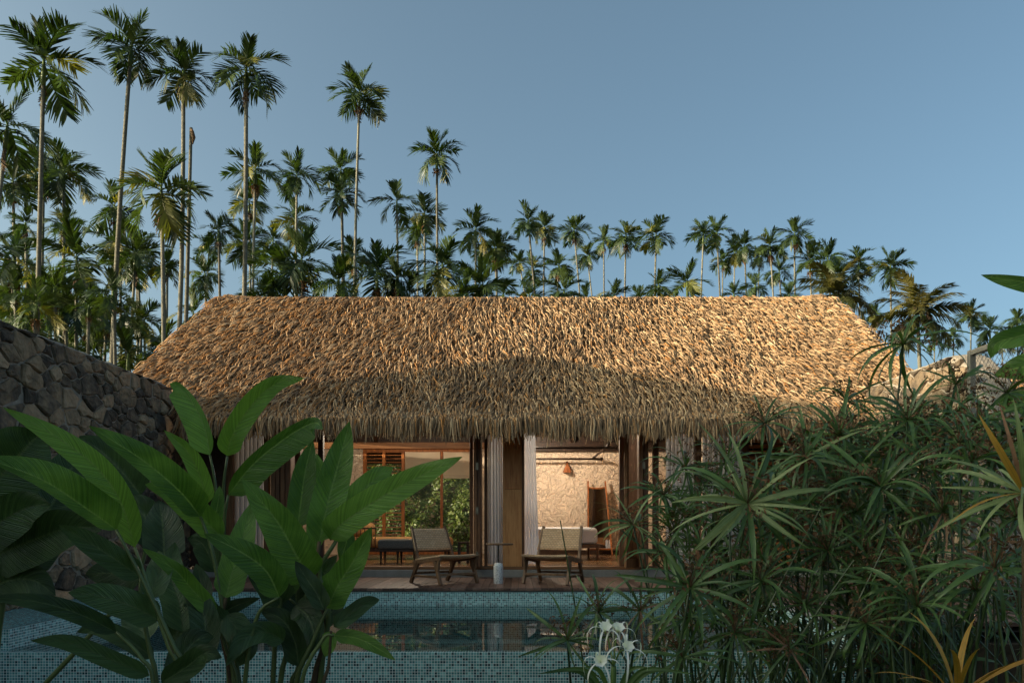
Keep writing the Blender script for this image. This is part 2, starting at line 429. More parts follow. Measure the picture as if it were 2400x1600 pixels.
def mat_leaf(name, c0, c1, rib=None, trans=.25, rough=.42, veins=0, objrand=.5, spec=.4):
    m, nt, b = new_mat(name)
    out = nt.nodes['Material Output']
    oi = N(nt, 'ShaderNodeObjectInfo'); tc = N(nt, 'ShaderNodeTexCoord')
    nz = N(nt, 'ShaderNodeTexNoise'); nz.inputs['Scale'].default_value = 7; nz.inputs['Detail'].default_value = 4
    nt.links.new(tc.outputs['Object'], nz.inputs['Vector'])
    mu = N(nt, 'ShaderNodeMath', operation='MULTIPLY_ADD'); mu.inputs[1].default_value = objrand
    nt.links.new(oi.outputs['Random'], mu.inputs[0])
    sb = N(nt, 'ShaderNodeMath', operation='SUBTRACT'); sb.inputs[1].default_value = objrand / 2
    nt.links.new(nz.outputs['Fac'], sb.inputs[0]); nt.links.new(sb.outputs[0], mu.inputs[2])
    rp = ramp(nt, [(.25, c0), (.75, c1)]); nt.links.new(mu.outputs[0], rp.inputs[0])
    col = rp.outputs[0]
    uv = N(nt, 'ShaderNodeUVMap'); sx = N(nt, 'ShaderNodeSeparateXYZ'); nt.links.new(uv.outputs[0], sx.inputs[0])
    if rib:
        a = N(nt, 'ShaderNodeMath', operation='SUBTRACT'); a.inputs[1].default_value = .5; nt.links.new(sx.outputs[0], a.inputs[0])
        q = N(nt, 'ShaderNodeMath', operation='ABSOLUTE'); nt.links.new(a.outputs[0], q.inputs[0])
        rr = ramp(nt, [(.012, (1, 1, 1)), (.035, (0, 0, 0))]); nt.links.new(q.outputs[0], rr.inputs[0])
        e2 = ramp(nt, [(.485, (0, 0, 0)), (.497, (.5, .5, .5))]); nt.links.new(q.outputs[0], e2.inputs[0])
        mxm = N(nt, 'ShaderNodeMath', operation='MAXIMUM'); nt.links.new(rr.outputs[0], mxm.inputs[0]); nt.links.new(e2.outputs[0], mxm.inputs[1])
        mix = N(nt, 'ShaderNodeMix', data_type='RGBA'); nt.links.new(mxm.outputs[0], mix.inputs[0]); nt.links.new(col, mix.inputs[6]); mix.inputs[7].default_value = (*rib, 1)
        col = mix.outputs[2]
    if veins:
        cmb = N(nt, 'ShaderNodeMath', operation='MULTIPLY_ADD'); cmb.inputs[1].default_value = -.35
        ab = N(nt, 'ShaderNodeMath', operation='ABSOLUTE'); s5 = N(nt, 'ShaderNodeMath', operation='SUBTRACT'); s5.inputs[1].default_value = .5
        nt.links.new(sx.outputs[0], s5.inputs[0]); nt.links.new(s5.outputs[0], ab.inputs[0]); nt.links.new(ab.outputs[0], cmb.inputs[0]); nt.links.new(sx.outputs[1], cmb.inputs[2])
        def stripes(freq):
            sn = N(nt, 'ShaderNodeMath', operation='MULTIPLY'); sn.inputs[1].default_value = freq; nt.links.new(cmb.outputs[0], sn.inputs[0])
            s2 = N(nt, 'ShaderNodeTexNoise', noise_dimensions='1D'); s2.inputs['Scale'].default_value = 1; s2.inputs['Detail'].default_value = 2; nt.links.new(sn.outputs[0], s2.inputs['W'])
            return s2.outputs['Fac']
        bp = N(nt, 'ShaderNodeBump'); bp.inputs['Strength'].default_value = .7; bp.inputs['Distance'].default_value = .008
        nt.links.new(stripes(veins), bp.inputs['Height']); nt.links.new(bp.outputs[0], b.inputs['Normal'])
        vr = ramp(nt, [(.3, (.72, .76, .7)), (.7, (1.2, 1.15, 1.1))]); nt.links.new(stripes(veins * .45), vr.inputs[0])
        vm = N(nt, 'ShaderNodeMix', data_type='RGBA', blend_type='MULTIPLY'); vm.inputs[0].default_value = 1
        nt.links.new(col, vm.inputs[6]); nt.links.new(vr.outputs[0], vm.inputs[7]); col = vm.outputs[2]
    nt.links.new(col, b.inputs['Base Color'])
    b.inputs['Roughness'].default_value = rough; b.inputs['Specular IOR Level'].default_value = spec
    if trans:
        t = N(nt, 'ShaderNodeBsdfTranslucent'); 
        g = N(nt, 'ShaderNodeMix', data_type='RGBA', blend_type='MULTIPLY'); g.inputs[0].default_value = 1
        nt.links.new(col, g.inputs[6]); g.inputs[7].default_value = (1.5, 1.6, .6, 1)
        nt.links.new(g.outputs[2], t.inputs['Color'])
        ms = N(nt, 'ShaderNodeMixShader'); ms.inputs[0].default_value = trans
        nt.links.new(b.outputs[0], ms.inputs[1]); nt.links.new(t.outputs[0], ms.inputs[2]); nt.links.new(ms.outputs[0], out.inputs['Surface'])
    return m
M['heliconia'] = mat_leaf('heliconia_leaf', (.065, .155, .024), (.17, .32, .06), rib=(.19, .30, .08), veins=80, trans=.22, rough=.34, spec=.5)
M['heliconia_dark'] = mat_leaf('heliconia_shaded_leaf', (.022, .048, .014), (.06, .115, .034), rib=(.075, .115, .04), veins=80, trans=.12, rough=.36, spec=.5)  # dark copy of the lit leaf, with shade put into the greens
M['heliconia_stem'] = mat_leaf('heliconia_stem', (.05, .075, .02), (.11, .15, .05), trans=0)
M['old_stem'] = mat_noise('heliconia_old_stem', [(.3, (.03, .02, .01)), (.7, (.11, .075, .035))], scale=8, rough=.8, bump=.2)
M['palm_leaf'] = mat_leaf('palm_leaf', (.014, .031, .008), (.046, .072, .017), trans=.28, rough=.45)
M['palm_leaf_yellow'] = mat_leaf('palm_leaf_yellowing', (.09, .10, .018), (.19, .17, .035), trans=.3, rough=.5)
M['coco_leaf'] = mat_leaf('coconut_leaf', (.04, .048, .012), (.11, .095, .028), trans=.25, rough=.5)
M['sedge'] = mat_leaf('sedge_leaf', (.035, .075, .02), (.095, .165, .045), rib=(.10, .16, .05), trans=.2, rough=.36)
M['sedge_pale'] = mat_leaf('sedge_leaf_pale', (.13, .18, .06), (.24, .29, .12), rib=(.27, .31, .14), trans=.2, rough=.45)
M['sedge_stem'] = mat_leaf('sedge_stem', (.015, .035, .010), (.04, .07, .02), trans=0)
M['yellow_blade'] = mat_leaf('yellowing_leaf', (.26, .12, .015), (.36, .20, .03), rib=(.13, .14, .025), trans=.2, rough=.6)
M['dry_blade'] = mat_leaf('dry_leaf', (.17, .085, .05), (.30, .18, .11), trans=.1, rough=.8)
M['hedge'] = mat_leaf('hedge_leaf', (.055, .085, .018), (.22, .24, .055), trans=.3, rough=.5)
M['petal'] = mat_leaf('white_petal', (.74, .74, .76), (.84, .84, .86), trans=.3, rough=.6, objrand=.1)
M['lily_green'] = mat_leaf('lily_green', (.10, .17, .04), (.2, .28, .07), trans=.2)

# ------------------------------------------------------------------ ground (one stepped sheet with a pit for the pool)
POOL_X0, POOL_X1, POOL_Y0, POOL_Y1 = -4.03, 2.61, 6.57, 10.10
WATER = -0.22
def build_ground():
    xs = [-400, -60, -20, -4.95, -4.94, POOL_X0 - .14, POOL_X0 - .13, POOL_X1 + .13, POOL_X1 + .14, 6, 20, 60, 400]
    ys = [-200, -20, 0, 6.2, POOL_Y0 - .13, POOL_Y0 - .12, POOL_Y1 + .13, POOL_Y1 + .14, 14, 30, 80, 900]
    def h(x, y):
        if y <= POOL_Y0 - .13: return -0.85 if x > -4.945 else -0.15
        if POOL_X0 - .135 < x < POOL_X1 + .135 and y < POOL_Y1 + .135: return -1.6
        return -0.15
    v = [(x, y, h(x, y)) for y in ys for x in xs]
    n = len(xs)
    f = [(j * n + i, j * n + i + 1, (j + 1) * n + i + 1, (j + 1) * n + i) for j in range(len(ys) - 1) for i in range(n - 1)]
    o = mk('ground', v, f, M['soil']); prop(o, kind='structure')
build_ground()

# ------------------------------------------------------------------ pool
def panel(name, mat, parent, o, du, dv, lu, lv, kind=None):
    """flat rectangle, UVs in metres"""
    o = np.array(o, float); du = np.array(du, float); dv = np.array(dv, float)
    v = [o, o + du * lu, o + du * lu + dv * lv, o + dv * lv]
    return mk(name, v, [(0, 1, 2, 3)], mat, parent, uv=[(0, 0), (lu, 0), (lu, lv), (0, lv)], kind=kind)

def tiled_box(name, parent, x0, x1, y0, y1, z0, z1):
    v, f, uv = [], [], []
    def q(a, b, c, d, ua, ub, uc, ud):
        n = len(v); v.extend([a, b, c, d]); uv.extend([ua, ub, uc, ud]); f.append((n, n + 1, n + 2, n + 3))
    for y, s in ((y0, 1), (y1, -1)):
        pts = [(x0, y, z0), (x1, y, z0), (x1, y, z1), (x0, y, z1)]
        us = [(p[0], p[2] - z1) for p in pts]
        if s < 0: pts.reverse(); us.reverse()
        q(*pts, *us)
    for x, s in ((x0, -1), (x1, 1)):
        pts = [(x, y0, z0), (x, y1, z0), (x, y1, z1), (x, y0, z1)]
        us = [(p[1], p[2] - z1) for p in pts]
        if s < 0: pts.reverse(); us.reverse()
        q(*pts, *us)
    pts = [(x0, y0, z1), (x1, y0, z1), (x1, y1, z1), (x0, y1, z1)]
    q(*pts, *[(p[0], p[1]) for p in pts])
    return mk(name, v, f, M['tile'], parent, uv=uv)

pool = thing('swimming_pool', 'swimming pool lined with teal glass mosaic beside the timber deck', 'pool', (0, POOL_Y0, -0.85))
TOP = -0.05
tiled_box('near_wall', pool, POOL_X0 - .12, POOL_X1 + .12, POOL_Y0 - .10, POOL_Y0, -1.59, WATER + .004)
tiled_box('far_wall', pool, POOL_X0, POOL_X1, POOL_Y1, POOL_Y1 + .12, -1.59, TOP)
tiled_box('left_ledge', pool, -4.93, POOL_X0, POOL_Y0, POOL_Y1 + .12, -1.58, TOP)
panel('ledge_top', M['tile_wet'], pool, (-4.93, POOL_Y0, TOP + .004), (1, 0, 0), (0, 1, 0), 4.93 + POOL_X0 - .012, POOL_Y1 + .12 - POOL_Y0)
tiled_box('right_wall', pool, POOL_X1, POOL_X1 + .12, POOL_Y0, POOL_Y1 + .12, -1.59, TOP)
tiled_box('pool_floor', pool, POOL_X0, POOL_X1, POOL_Y0, POOL_Y1, -1.58, -1.05)
tiled_box('pool_bench', pool, POOL_X0, POOL_X1, POOL_Y1 - .35, POOL_Y1, -1.04, -.62)
w = MB().box(POOL_X0 + .002, POOL_X1 - .002, POOL_Y0 - .03, POOL_Y1 - .002, WATER, WATER)
wv = [(POOL_X0 + .002, POOL_Y0 - .085, WATER + .007), (POOL_X1 - .002, POOL_Y0 - .085, WATER + .007), (POOL_X1 - .002, POOL_Y1 - .002, WATER + .007), (POOL_X0 + .002, POOL_Y1 - .002, WATER + .007)]
prop(mk('pool_water', wv, [(0, 1, 2, 3)], M['water']), kind='structure')
# white waterline trim on the far and side walls
def coping():
    mb = MB()
    mb.box(POOL_X0, POOL_X1 + .118, POOL_Y1 - .004, POOL_Y1 + .116, TOP + .001, TOP + .009)
    mb.box(POOL_X1 - .004, POOL_X1 + .116, POOL_Y0, POOL_Y1 - .004, TOP + .001, TOP + .009)
    mb.build('coping_grout', M['concrete'], pool)
coping()

# ------------------------------------------------------------------ timber deck, board by board
deck = mk('deck', [(-4.88, POOL_Y1 + .14, -.06), (7.5, POOL_Y1 + .14, -.06), (7.5, 12.14, -.06), (-4.88, 12.14, -.06),
                   (POOL_X1 + .14, 2.5, -.06), (7.5, 2.5, -.06)], [(0, 1, 2, 3), (4, 5, 1, 0)], M['fascia'])
deck.data.clear_geometry()
deck.data.from_pydata([(-4.88, POOL_Y1 + .14, -.06), (7.5, POOL_Y1 + .14, -.06), (7.5, 12.14, -.06), (-4.88, 12.14, -.06),
                       (POOL_X1 + .14, 6.5, -.062), (7.5, 6.5, -.062), (7.5, POOL_Y1 + .14, -.062), (POOL_X1 + .14, POOL_Y1 + .14, -.062)], [], [(0, 1, 2, 3), (4, 5, 6, 7)])
prop(deck, kind='structure')
def deck_boards():
    W = .092
    mb = MB().box(-W / 2 + .0025, W / 2 - .0025, 0, 12.14 - POOL_Y1 + .02, -.03, 0)
    meA = mesh('deck_board', mb.v, mb.f, M['deck_wood'])
    x = -4.83
    while x < 4.9:
        o = obj('deck_board', meA, deck, (x, POOL_Y1 - .02, random.uniform(-.0015, .0015)))
        x += W
    mb = MB().box(0, 3.6, -W / 2 + .0025, W / 2 - .0025, -.03, 0)
    meB = mesh('deck_board', mb.v, mb.f, M['deck_wood'])
    y = POOL_Y1 - .02 - W / 2 - .004
    while y > 6.6:
        obj('deck_board', meB, deck, (POOL_X1 + .1, y, random.uniform(-.0015, .0015)))
        y -= W
    MB().box(-4.86, POOL_X1 + .1, POOL_Y1 + .004, POOL_Y1 + .03, TOP + .010, -.031).build('fascia_board', M['fascia'], deck)
    MB().box(POOL_X1 + .102, POOL_X1 + .128, 6.6, POOL_Y1, TOP + .010, -.031).build('fascia_board', M['fascia'], deck)
deck_boards()

# ------------------------------------------------------------------ stone walls
def clip(poly, a, b, c):
    """keep the side a*x+b*y<=c"""
    out = []
    for i in range(len(poly)):
        p, q = poly[i], poly[(i + 1) % len(poly)]
        dp, dq = a * p[0] + b * p[1] - c, a * q[0] + b * q[1] - c
        if dp <= 0: out.append(p)
        if dp * dq < 0:
            t = dp / (dp - dq); out.append((p[0] + (q[0] - p[0]) * t, p[1] + (q[1] - p[1]) * t))
    return out

def voronoi_stones(ulen, vmin, vmax, size, seed, topf):
    r = random.Random(seed)
    pts = []
    cell = size * .78
    for _ in range(14000):
        p = (r.uniform(-.1, ulen + .1), r.uniform(vmin - .1, vmax + .1))
        k = r.choice([.6, .8, 1, 1.15, 1.35])
        if all(((p[0] - q[0]) / 1.6) ** 2 + (p[1] - q[1]) ** 2 > (cell * (k + q[2]) / 2) ** 2 for q in pts): pts.append((p[0], p[1], k))
    cells = []
    for i, p in enumerate(pts):
        poly = [(p[0] - .6, p[1] - .6), (p[0] + .6, p[1] - .6), (p[0] + .6, p[1] + .6), (p[0] - .6, p[1] + .6)]
        for j, q in enumerate(pts):
            if i == j or abs(q[0] - p[0]) > .9 or abs(q[1] - p[1]) > .9: continue
            # weighted bisector
            nx, ny = (q[0] - p[0]) / 2.4, (q[1] - p[1])
            d2 = nx * (q[0] - p[0]) / 1.0 + ny * (q[1] - p[1])
            mx = p[0] + (q[0] - p[0]) * p[2] / (p[2] + q[2]); my = p[1] + (q[1] - p[1]) * p[2] / (p[2] + q[2])
            poly = clip(poly, nx, ny, nx * mx + ny * my)
            if len(poly) < 3: break
        if len(poly) < 3: continue
        poly = clip(poly, 1, 0, ulen); 
        if len(poly) >= 3: poly = clip(poly, -1, 0, 0)
        if len(poly) >= 3: poly = clip(poly, 0, -1, -vmin)
        if len(poly) >= 3: poly = clip(poly, 0, 1, topf(p[0]) - .035)
        if len(poly) < 3: continue
        A = sum(poly[k][0] * poly[(k + 1) % len(poly)][1] - poly[(k + 1) % len(poly)][0] * poly[k][1] for k in range(len(poly))) / 2
        if abs(A) < .0025: continue
        cells.append((poly, abs(A)))
    return cells

def stone_mesh(poly, r, conv, gap=.009, depth=.034):
    cx = sum(p[0] for p in poly) / len(poly); cy = sum(p[1] for p in poly) / len(poly)
    # resample the outline with a midpoint on long sides, pull in for the joint
    pts = []
    for i in range(len(poly)):
        p, q = poly[i], poly[(i + 1) % len(poly)]
        L = math.hypot(q[0] - p[0], q[1] - p[1])
        if L < .012: continue
        pts.append(p)
        if L > .07: pts.append(((p[0] + q[0]) / 2 + r.uniform(-.018, .018), (p[1] + q[1]) / 2 + r.uniform(-.016, .016)))
    if len(pts) < 3: return None
    n = len(pts)
    rings = []
    d = depth * r.uniform(.5, 1.3)
    tx, ty = r.uniform(-.12, .12), r.uniform(-.12, .12)
    for inset, z in ((gap, -.03), (gap + .002, d * .35), (gap + .014, d * .85)):
        ring = []
        for p in pts:
            dx, dy = cx - p[0], cy - p[1]; L = math.hypot(dx, dy) + 1e-6
            k = min(inset / L * 1.15, .8)
            x, y = p[0] + dx * k, p[1] + dy * k
            zz = z + ((x - cx) * tx + (y - cy) * ty if z > 0 else 0) + (r.uniform(-.005, .005) if z > 0 else 0)
            ring.append((x, y, zz))
        rings.append(ring)
    ring = []
    for p in pts:
        x, y = cx + (p[0] - cx) * .5, cy + (p[1] - cy) * .5
        ring.append((x, y, d + (x - cx) * tx + (y - cy) * ty + r.uniform(-.008, .008)))
    rings.append(ring)
    v = [conv(*p) for rg in rings for p in rg] + [conv(cx, cy, d + r.uniform(-.004, .008))]
    f = [(i * n + k, i * n + (k + 1) % n, (i + 1) * n + (k + 1) % n, (i + 1) * n + k) for i in range(3) for k in range(n)]
    f += [(3 * n + k, 3 * n + (k + 1) % n, 4 * n) for k in range(n)]
    return v, f

def stone_wall(wall, conv, ulen, vmin, vmax, size, seed, topf, limit=280, mat='stone'):
    r = random.Random(seed + 1)
    cells = voronoi_stones(ulen, vmin, vmax, size, seed, topf)
    cells.sort(key=lambda c: -c[1])
    rest = MB()
    for i, (poly, A) in enumerate(cells):
        sm = stone_mesh(poly, r, conv)
        if sm is None: continue
        if i < limit: mk('stone', sm[0], sm[1], M[mat], wall)
        else: rest.add(*sm)
    if rest.v: rest.build('small_stones', M[mat], wall, kind='stuff')
    return len(cells)

def wall_core(wall, p, n_face, ulen, u0, vmin, topf, thick, ustart_dir, name='mortar_core'):
    """solid core with a rounded top; u runs along ustart_dir from point p, face normal n_face"""
    U = np.array(ustart_dir, float); Nn = np.array(n_face, float); p = np.array(p, float)
    us = np.linspace(0, ulen, 60)
    v = []; prof = None
    r = random.Random(3)
    for u in us:
        t = topf(u) + r.uniform(-.012, .012)
        rad = .07
        pr = [(0, vmin), (0, t - rad), (-rad * .3, t - rad * .3), (-rad, t), (-thick / 2, t + .012), (-thick + rad, t), (-thick, t - rad), (-thick, vmin)]
        for a, b in pr: v.append(p + U * u + Nn * a + np.array([0, 0, b]))
    m = 8
    f = [(i * m + k, i * m + (k + 1) % m, (i + 1) * m + (k + 1) % m, (i + 1) * m + k) for i in range(len(us) - 1) for k in range(m)]
    f += [tuple(range(m)), tuple((len(us) - 1) * m + k for k in range(m))][::1]
    mk(name, v, f, M['mortar'], wall, smooth=False)

# left wall: face at x=-4.9 looking to +x, u = distance from the camera
LW = -4.90
wl = thing('stone_wall', 'long dark rubble stone wall beside the pool ledge', 'wall', (LW, 8.5, -.05))
U0 = 5.2
def top_left(u):
    d = U0 + u
    t = CZ + 1.94
    if d > 11.4: t -= ((d - 11.4) / .95) ** 2 * .42
    return t
wall_core(wl, (LW, U0, 0), (1, 0, 0), 12.4 - U0, 0, -.16, top_left, .42, (0, 1, 0))
stone_wall(wl, lambda u, v, n: (LW + n, U0 + u, v), 12.4 - U0, -.05, CZ + 1.94, .21, 11, top_left, 290)

# right wall: face at x=4.97 looking to -x
RW = 4.97
wr = thing('stone_wall', 'tan rubble stone wall with rounded end behind the sedge and wire fence', 'wall', (RW, 10, -.1))
RU0 = 8.75
def top_right(u):
    d = RU0 + u
    t = CZ + 1.94
    if d < 9.7: t -= ((9.7 - d) / .95) ** 2 * .75
    return t
wall_core(wr, (RW, RU0, 0), (-1, 0, 0), 12.35 - RU0, 0, -.16, top_right, .42, (0, 1, 0))
stone_wall(wr, lambda u, v, n: (RW - n, RU0 + u, v), 12.35 - RU0, -.05, CZ + 1.94, .22, 23, top_right, 200, 'stone_shaded')
def end_top(u): return top_right(0) - .02 - (abs(u - .21) / .21) ** 3 * .1
stone_wall(wr, lambda u, v, n: (RW + u, RU0 - n, v), .42, -.05, top_right(0), .2, 31, end_top, 40, 'stone_shaded')

# ------------------------------------------------------------------ the villa
villa = thing('thatched_villa', 'low villa with shaggy thatched roof and open timber folding doors', 'house', (0, 14.6, -.1))
# roof surface: front slope profile (depth, height above the deck)
RIDGE = (14.6, CZ + 3.92)
PROF = [(14.6, CZ + 3.92), (13.7, CZ + 3.21), (12.7, CZ + 2.42), (12.0, CZ + 1.87), (11.55, CZ + 1.55), (11.28, CZ + 1.38)]
def verge(d):   # left and right roof edge at depth d
    k = (14.6 - d)
    return -5.10 - .179 * k, 5.31 + .172 * k

def make_thatch(prof, verge, n, seed, zmin=None, trim=None, wid=.027, fan=.75, fringe=True):
    """curved strands laid down the slope; returns verts, faces, tint, warm"""
    g = np.random.default_rng(seed)
    pd = np.array([p[0] for p in prof]); pz = np.array([p[1] for p in prof])
    seg = np.hypot(np.diff(pd), np.diff(pz)); s = np.concatenate([[0], np.cumsum(seg)]); S = s[-1]
    def at(q):
        return np.interp(q, s, pd), np.interp(q, s, pz)
    q = g.uniform(-.02, 1, n) * S
    # denser at the eave
    nf = int(n * .22) if fringe else 0
    if nf: q[:nf] = S - np.abs(g.normal(0, .30, nf))
    q = np.clip(q, 0, S)
    d, z = at(q)
    lo, hi = verge(d)
    x = lo + g.uniform(-.015, 1.015, n) * (hi - lo)
    mid = (lo + hi) / 2; half = (hi - lo) / 2
    rel = (x - mid) / half
    d2, z2 = at(np.clip(q + .12, 0, S)); d1, z1 = at(np.clip(q - .12, 0, S))
    t = np.stack([np.zeros(n), d2 - d1, z2 - z1], 1); t /= np.linalg.norm(t, axis=1)[:, None] + 1e-9
    nrm = np.stack([np.zeros(n), t[:, 2], -t[:, 1]], 1)
    nrm *= np.sign(nrm[:, 2])[:, None]
    eave = np.clip((q - (S - .60)) / .60, 0, 1)
    # lateral fan grows to the ends and fades toward the hanging fringe
    lat = np.sign(rel) * np.abs(rel) ** 1.1 * fan * (1 - .72 * eave) + g.normal(0, .20, n)
    # swirls
    lat += .16 * np.sin(x * 2.1 + q * 1.7) + .12 * np.sin(x * 5.3 - q * 3.1)
    dirv = t + np.stack([lat, np.zeros(n), np.zeros(n)], 1)
    dirv[:, 2] -= eave * 1.0
    dirv /= np.linalg.norm(dirv, axis=1)[:, None]
    L = g.uniform(.17, .34, n) * (1 + .45 * eave)
    curl = g.normal(0, .42, n); droop = np.where(eave > .2, .35, .10) + g.uniform(-.05, .15, n)
    side = np.cross(dirv, nrm); side /= np.linalg.norm(side, axis=1)[:, None] + 1e-9
    p0 = np.stack([x, d, z], 1) - nrm * .02
    lift = g.uniform(.03, .12, n)
    if zmin is not None:
        room = (z - (zmin + g.normal(0, .055, n) + .035 * np.sin(x * 9.0) + .03 * np.sin(x * 23.0 + 1)))
        drop = -dirv[:, 2] * L + droop * L * (.25 + .75 * eave)
        L = np.where(drop > room, L * np.clip(room / np.maximum(drop, 1e-3), .12, 1), L)
    K = 4
    ts = np.linspace(0, 1, K)
    w0 = wid * g.uniform(.65, 1.35, n)
    V = np.zeros((n, K, 3, 3))
    for k, tt in enumerate(ts):
        c = p0 + dirv * (L * tt)[:, None] + nrm * (lift * math.sin(math.pi * min(tt * .85 + .05, 1)) * 1.1)[:, None] \
            + side * (curl * L * .35 * tt * tt)[:, None]
        c[:, 2] -= droop * L * tt * tt * (.25 + .75 * eave)
        ww = w0 * (1.0 if k == 0 else (1.05 - .72 * tt))
        V[:, k, 0] = c - side * (ww / 2)[:, None]
        V[:, k, 1] = c + nrm * (ww * .62)[:, None]
        V[:, k, 2] = c + side * (ww / 2)[:, None]
    if trim is not None:
        keep = ~trim(V[:, 1, 1]); V = V[keep]; rel = rel[keep]
    m = len(V)
    base = (np.arange(m) * K * 3)[:, None, None]
    fl = []
    for k in range(K - 1):
        for c in range(2):
            a = k * 3 + c
            fl.append([a, a + 1, a + 4, a + 3])
    faces = (base + np.array(fl)[None]).reshape(-1, 4)
    tint = np.repeat(np.clip(g.normal(.5, .24, m), 0, 1), K * 3)
    wm = (g.uniform(0, 1, m) < (.10 + .30 * np.clip(-rel + .1, 0, 1))) * g.uniform(.3, .9, m)
    warm = np.repeat(wm, K * 3)
    return V.reshape(-1, 3), faces, tint, warm

def trim_left(p):
    # the eave corner is cut where it meets the top of the stone wall
    h = p[:, 2] - CZ
    return (p[:, 0] < -4.47 - np.clip(h - 1.24, 0, 3) * .62) & (h < 1.98) & (p[:, 1] < 11.9)

def roof():
    rf = MB()
    nx = 40
    # solid underlayer: front and back slopes, thick
    def row(d, z):
        lo, hi = verge(d if d <= 14.6 else 29.2 - d); return [(lo + (hi - lo) * i / nx, d, z) for i in range(nx + 1)]
    outer = [row(d, z - .05) for d, z in [(11.36, CZ + 1.38)] + [p for p in PROF[::-1]][1:]]
    back = [row(29.2 - d, z - .05) for d, z in PROF[1:]]
    rows = outer + back
    inner = [row(d, z - .30) for d, z in [(29.2 - 11.5, CZ + 1.55), (14.6, CZ + 3.9), (11.62, CZ + 1.62)]]
    rows = rows + inner
    v = [p for r_ in rows for p in r_]
    n = nx + 1; m = len(rows)
    f = []
    for j in range(m):
        for i in range(nx):
            a, b_ = j * n + i, ((j + 1) % m) * n + i
            f.append((a, a + 1, b_ + 1, b_))
    # cut the front-left corner like the strands
    va = np.array(v); tr = trim_left(va)
    f = [q for q in f if not any(tr[i] for i in q)]
    base = mk('roof', v, f, M['thatch_base'], villa)
    V, Fc, ti, wa = make_thatch(PROF, verge, 42000, 5, trim=trim_left, zmin=CZ + 1.21)
    mk('thatch', V, Fc, M['thatch'], base, attr={'tint': ti, 'warm': wa}, kind='stuff', smooth=False)
    # ridge roll: short strands bent over the ridge
    g = np.random.default_rng(3)
    K = 5; nr = 2600
    x = np.sort(g.uniform(-5.12, 5.33, nr))
    endlift = np.clip((np.abs(x - .1) - 4.75) / .45, 0, 1) * .05
    V = np.zeros((nr, K, 3, 3))
    sk = g.normal(0, .03, nr) + (x / 5.2) * .05
    for k, tt in enumerate(np.linspace(-1, 1, K)):
        c = np.stack([x + sk * tt * -1, 14.6 + tt * .13 + g.normal(0, .004, nr), CZ + 3.955 + endlift - .11 * tt * tt + g.normal(0, .006, nr)], 1)
        wv_ = .022 * (1 - .4 * abs(tt))
        V[:, k, 0] = c - np.array([wv_ / 2, 0, 0.004]); V[:, k, 1] = c + np.array([0, 0, .012]); V[:, k, 2] = c + np.array([wv_ / 2, 0, -.004])
    bs = (np.arange(nr) * K * 3)[:, None, None]
    fl = [[k * 3 + c, k * 3 + c + 1, k * 3 + c + 4, k * 3 + c + 3] for k in range(K - 1) for c in range(2)]
    Fr = (bs + np.array(fl)[None]).reshape(-1, 4)
    mk('ridge_thatch', V.reshape(-1, 3), Fr, M['thatch'], base, attr={'tint': np.repeat(np.clip(g.normal(.45, .2, nr), 0, 1), K * 3), 'warm': np.repeat((g.uniform(0, 1, nr) < .15) * .6, K * 3)}, kind='stuff')
    return base
roof_o = roof()

# structure of the villa
FD = 12.30     # door plane
FZ = 0.15      # inside floor level
RD = 17.0      # rear wall plane
box('plinth', M['concrete'], villa, -4.86, 4.93, 12.15, RD + .3, -.14, .106, bevel=.008)
box('sill', M['teak_h'], villa, -4.80, 4.90, 12.2, 12.42, .107, .15)
box('floor', M['floor_wood'], villa, -4.80, 4.88, 12.421, RD, .107, FZ - .002, bevel=0)
def vbox(name, px0, px1, mat='teak_v', d0=FD, d1=FD + .1, z0=FZ, z1=2.62, bevel=.004):
    return box(name, M[mat], villa, PX(px0, d0), PX(px1, d0), d0, d1, z0, z1, bevel)
box('front_header', M['teak_h'], villa, -4.8, 4.88, FD - .02, FD + .12, 2.40, 2.62)
box('end_panel', M['dark_wood'], villa, -4.86, PX(530, FD) - .002, FD, FD + .1, FZ, 2.6)
# left end: fixed bay, folded leaves, post
vbox('door_frame', 530, 545)
vbox('door_frame', 618, 629)
panel('glass_pane', M['glass'], villa, (PX(545, FD), FD + .05, FZ), (1, 0, 0), (0, 0, 1), PX(618, FD) - PX(545, FD), 2.3)
def hinge(px, py, d, parent=villa):
    c = P(px, py, d)
    mb = MB(); mb.box(c[0] - .018, c[0] - .003, d - .004, d, c[2] - .05, c[2] + .05); mb.box(c[0] + .003, c[0] + .018, d - .004, d, c[2] - .05, c[2] + .05)
    mb.tube([(c[0], d - .007, c[2] - .06), (c[0], d - .007, c[2] + .06)], .006, 6)
    mb.build('hinge', M['steel'], parent)
def folded_leaves(edges, depth=.55, front=FD - .32):
    for a, b in edges:
        lf = vbox('door_leaf', a, b, d0=front, d1=front + depth, z1=2.38)
    return lf
folded_leaves([(634, 644), (645.5, 655), (657, 667), (668.5, 680)])
for py in (1086, 1250): hinge(656, py, FD - .325)
vbox('post', 686, 704, d0=FD, d1=FD + .16)
vbox('door_frame', 745, 757, mat='dark_wood', d0=FD + .05, d1=FD + .15)
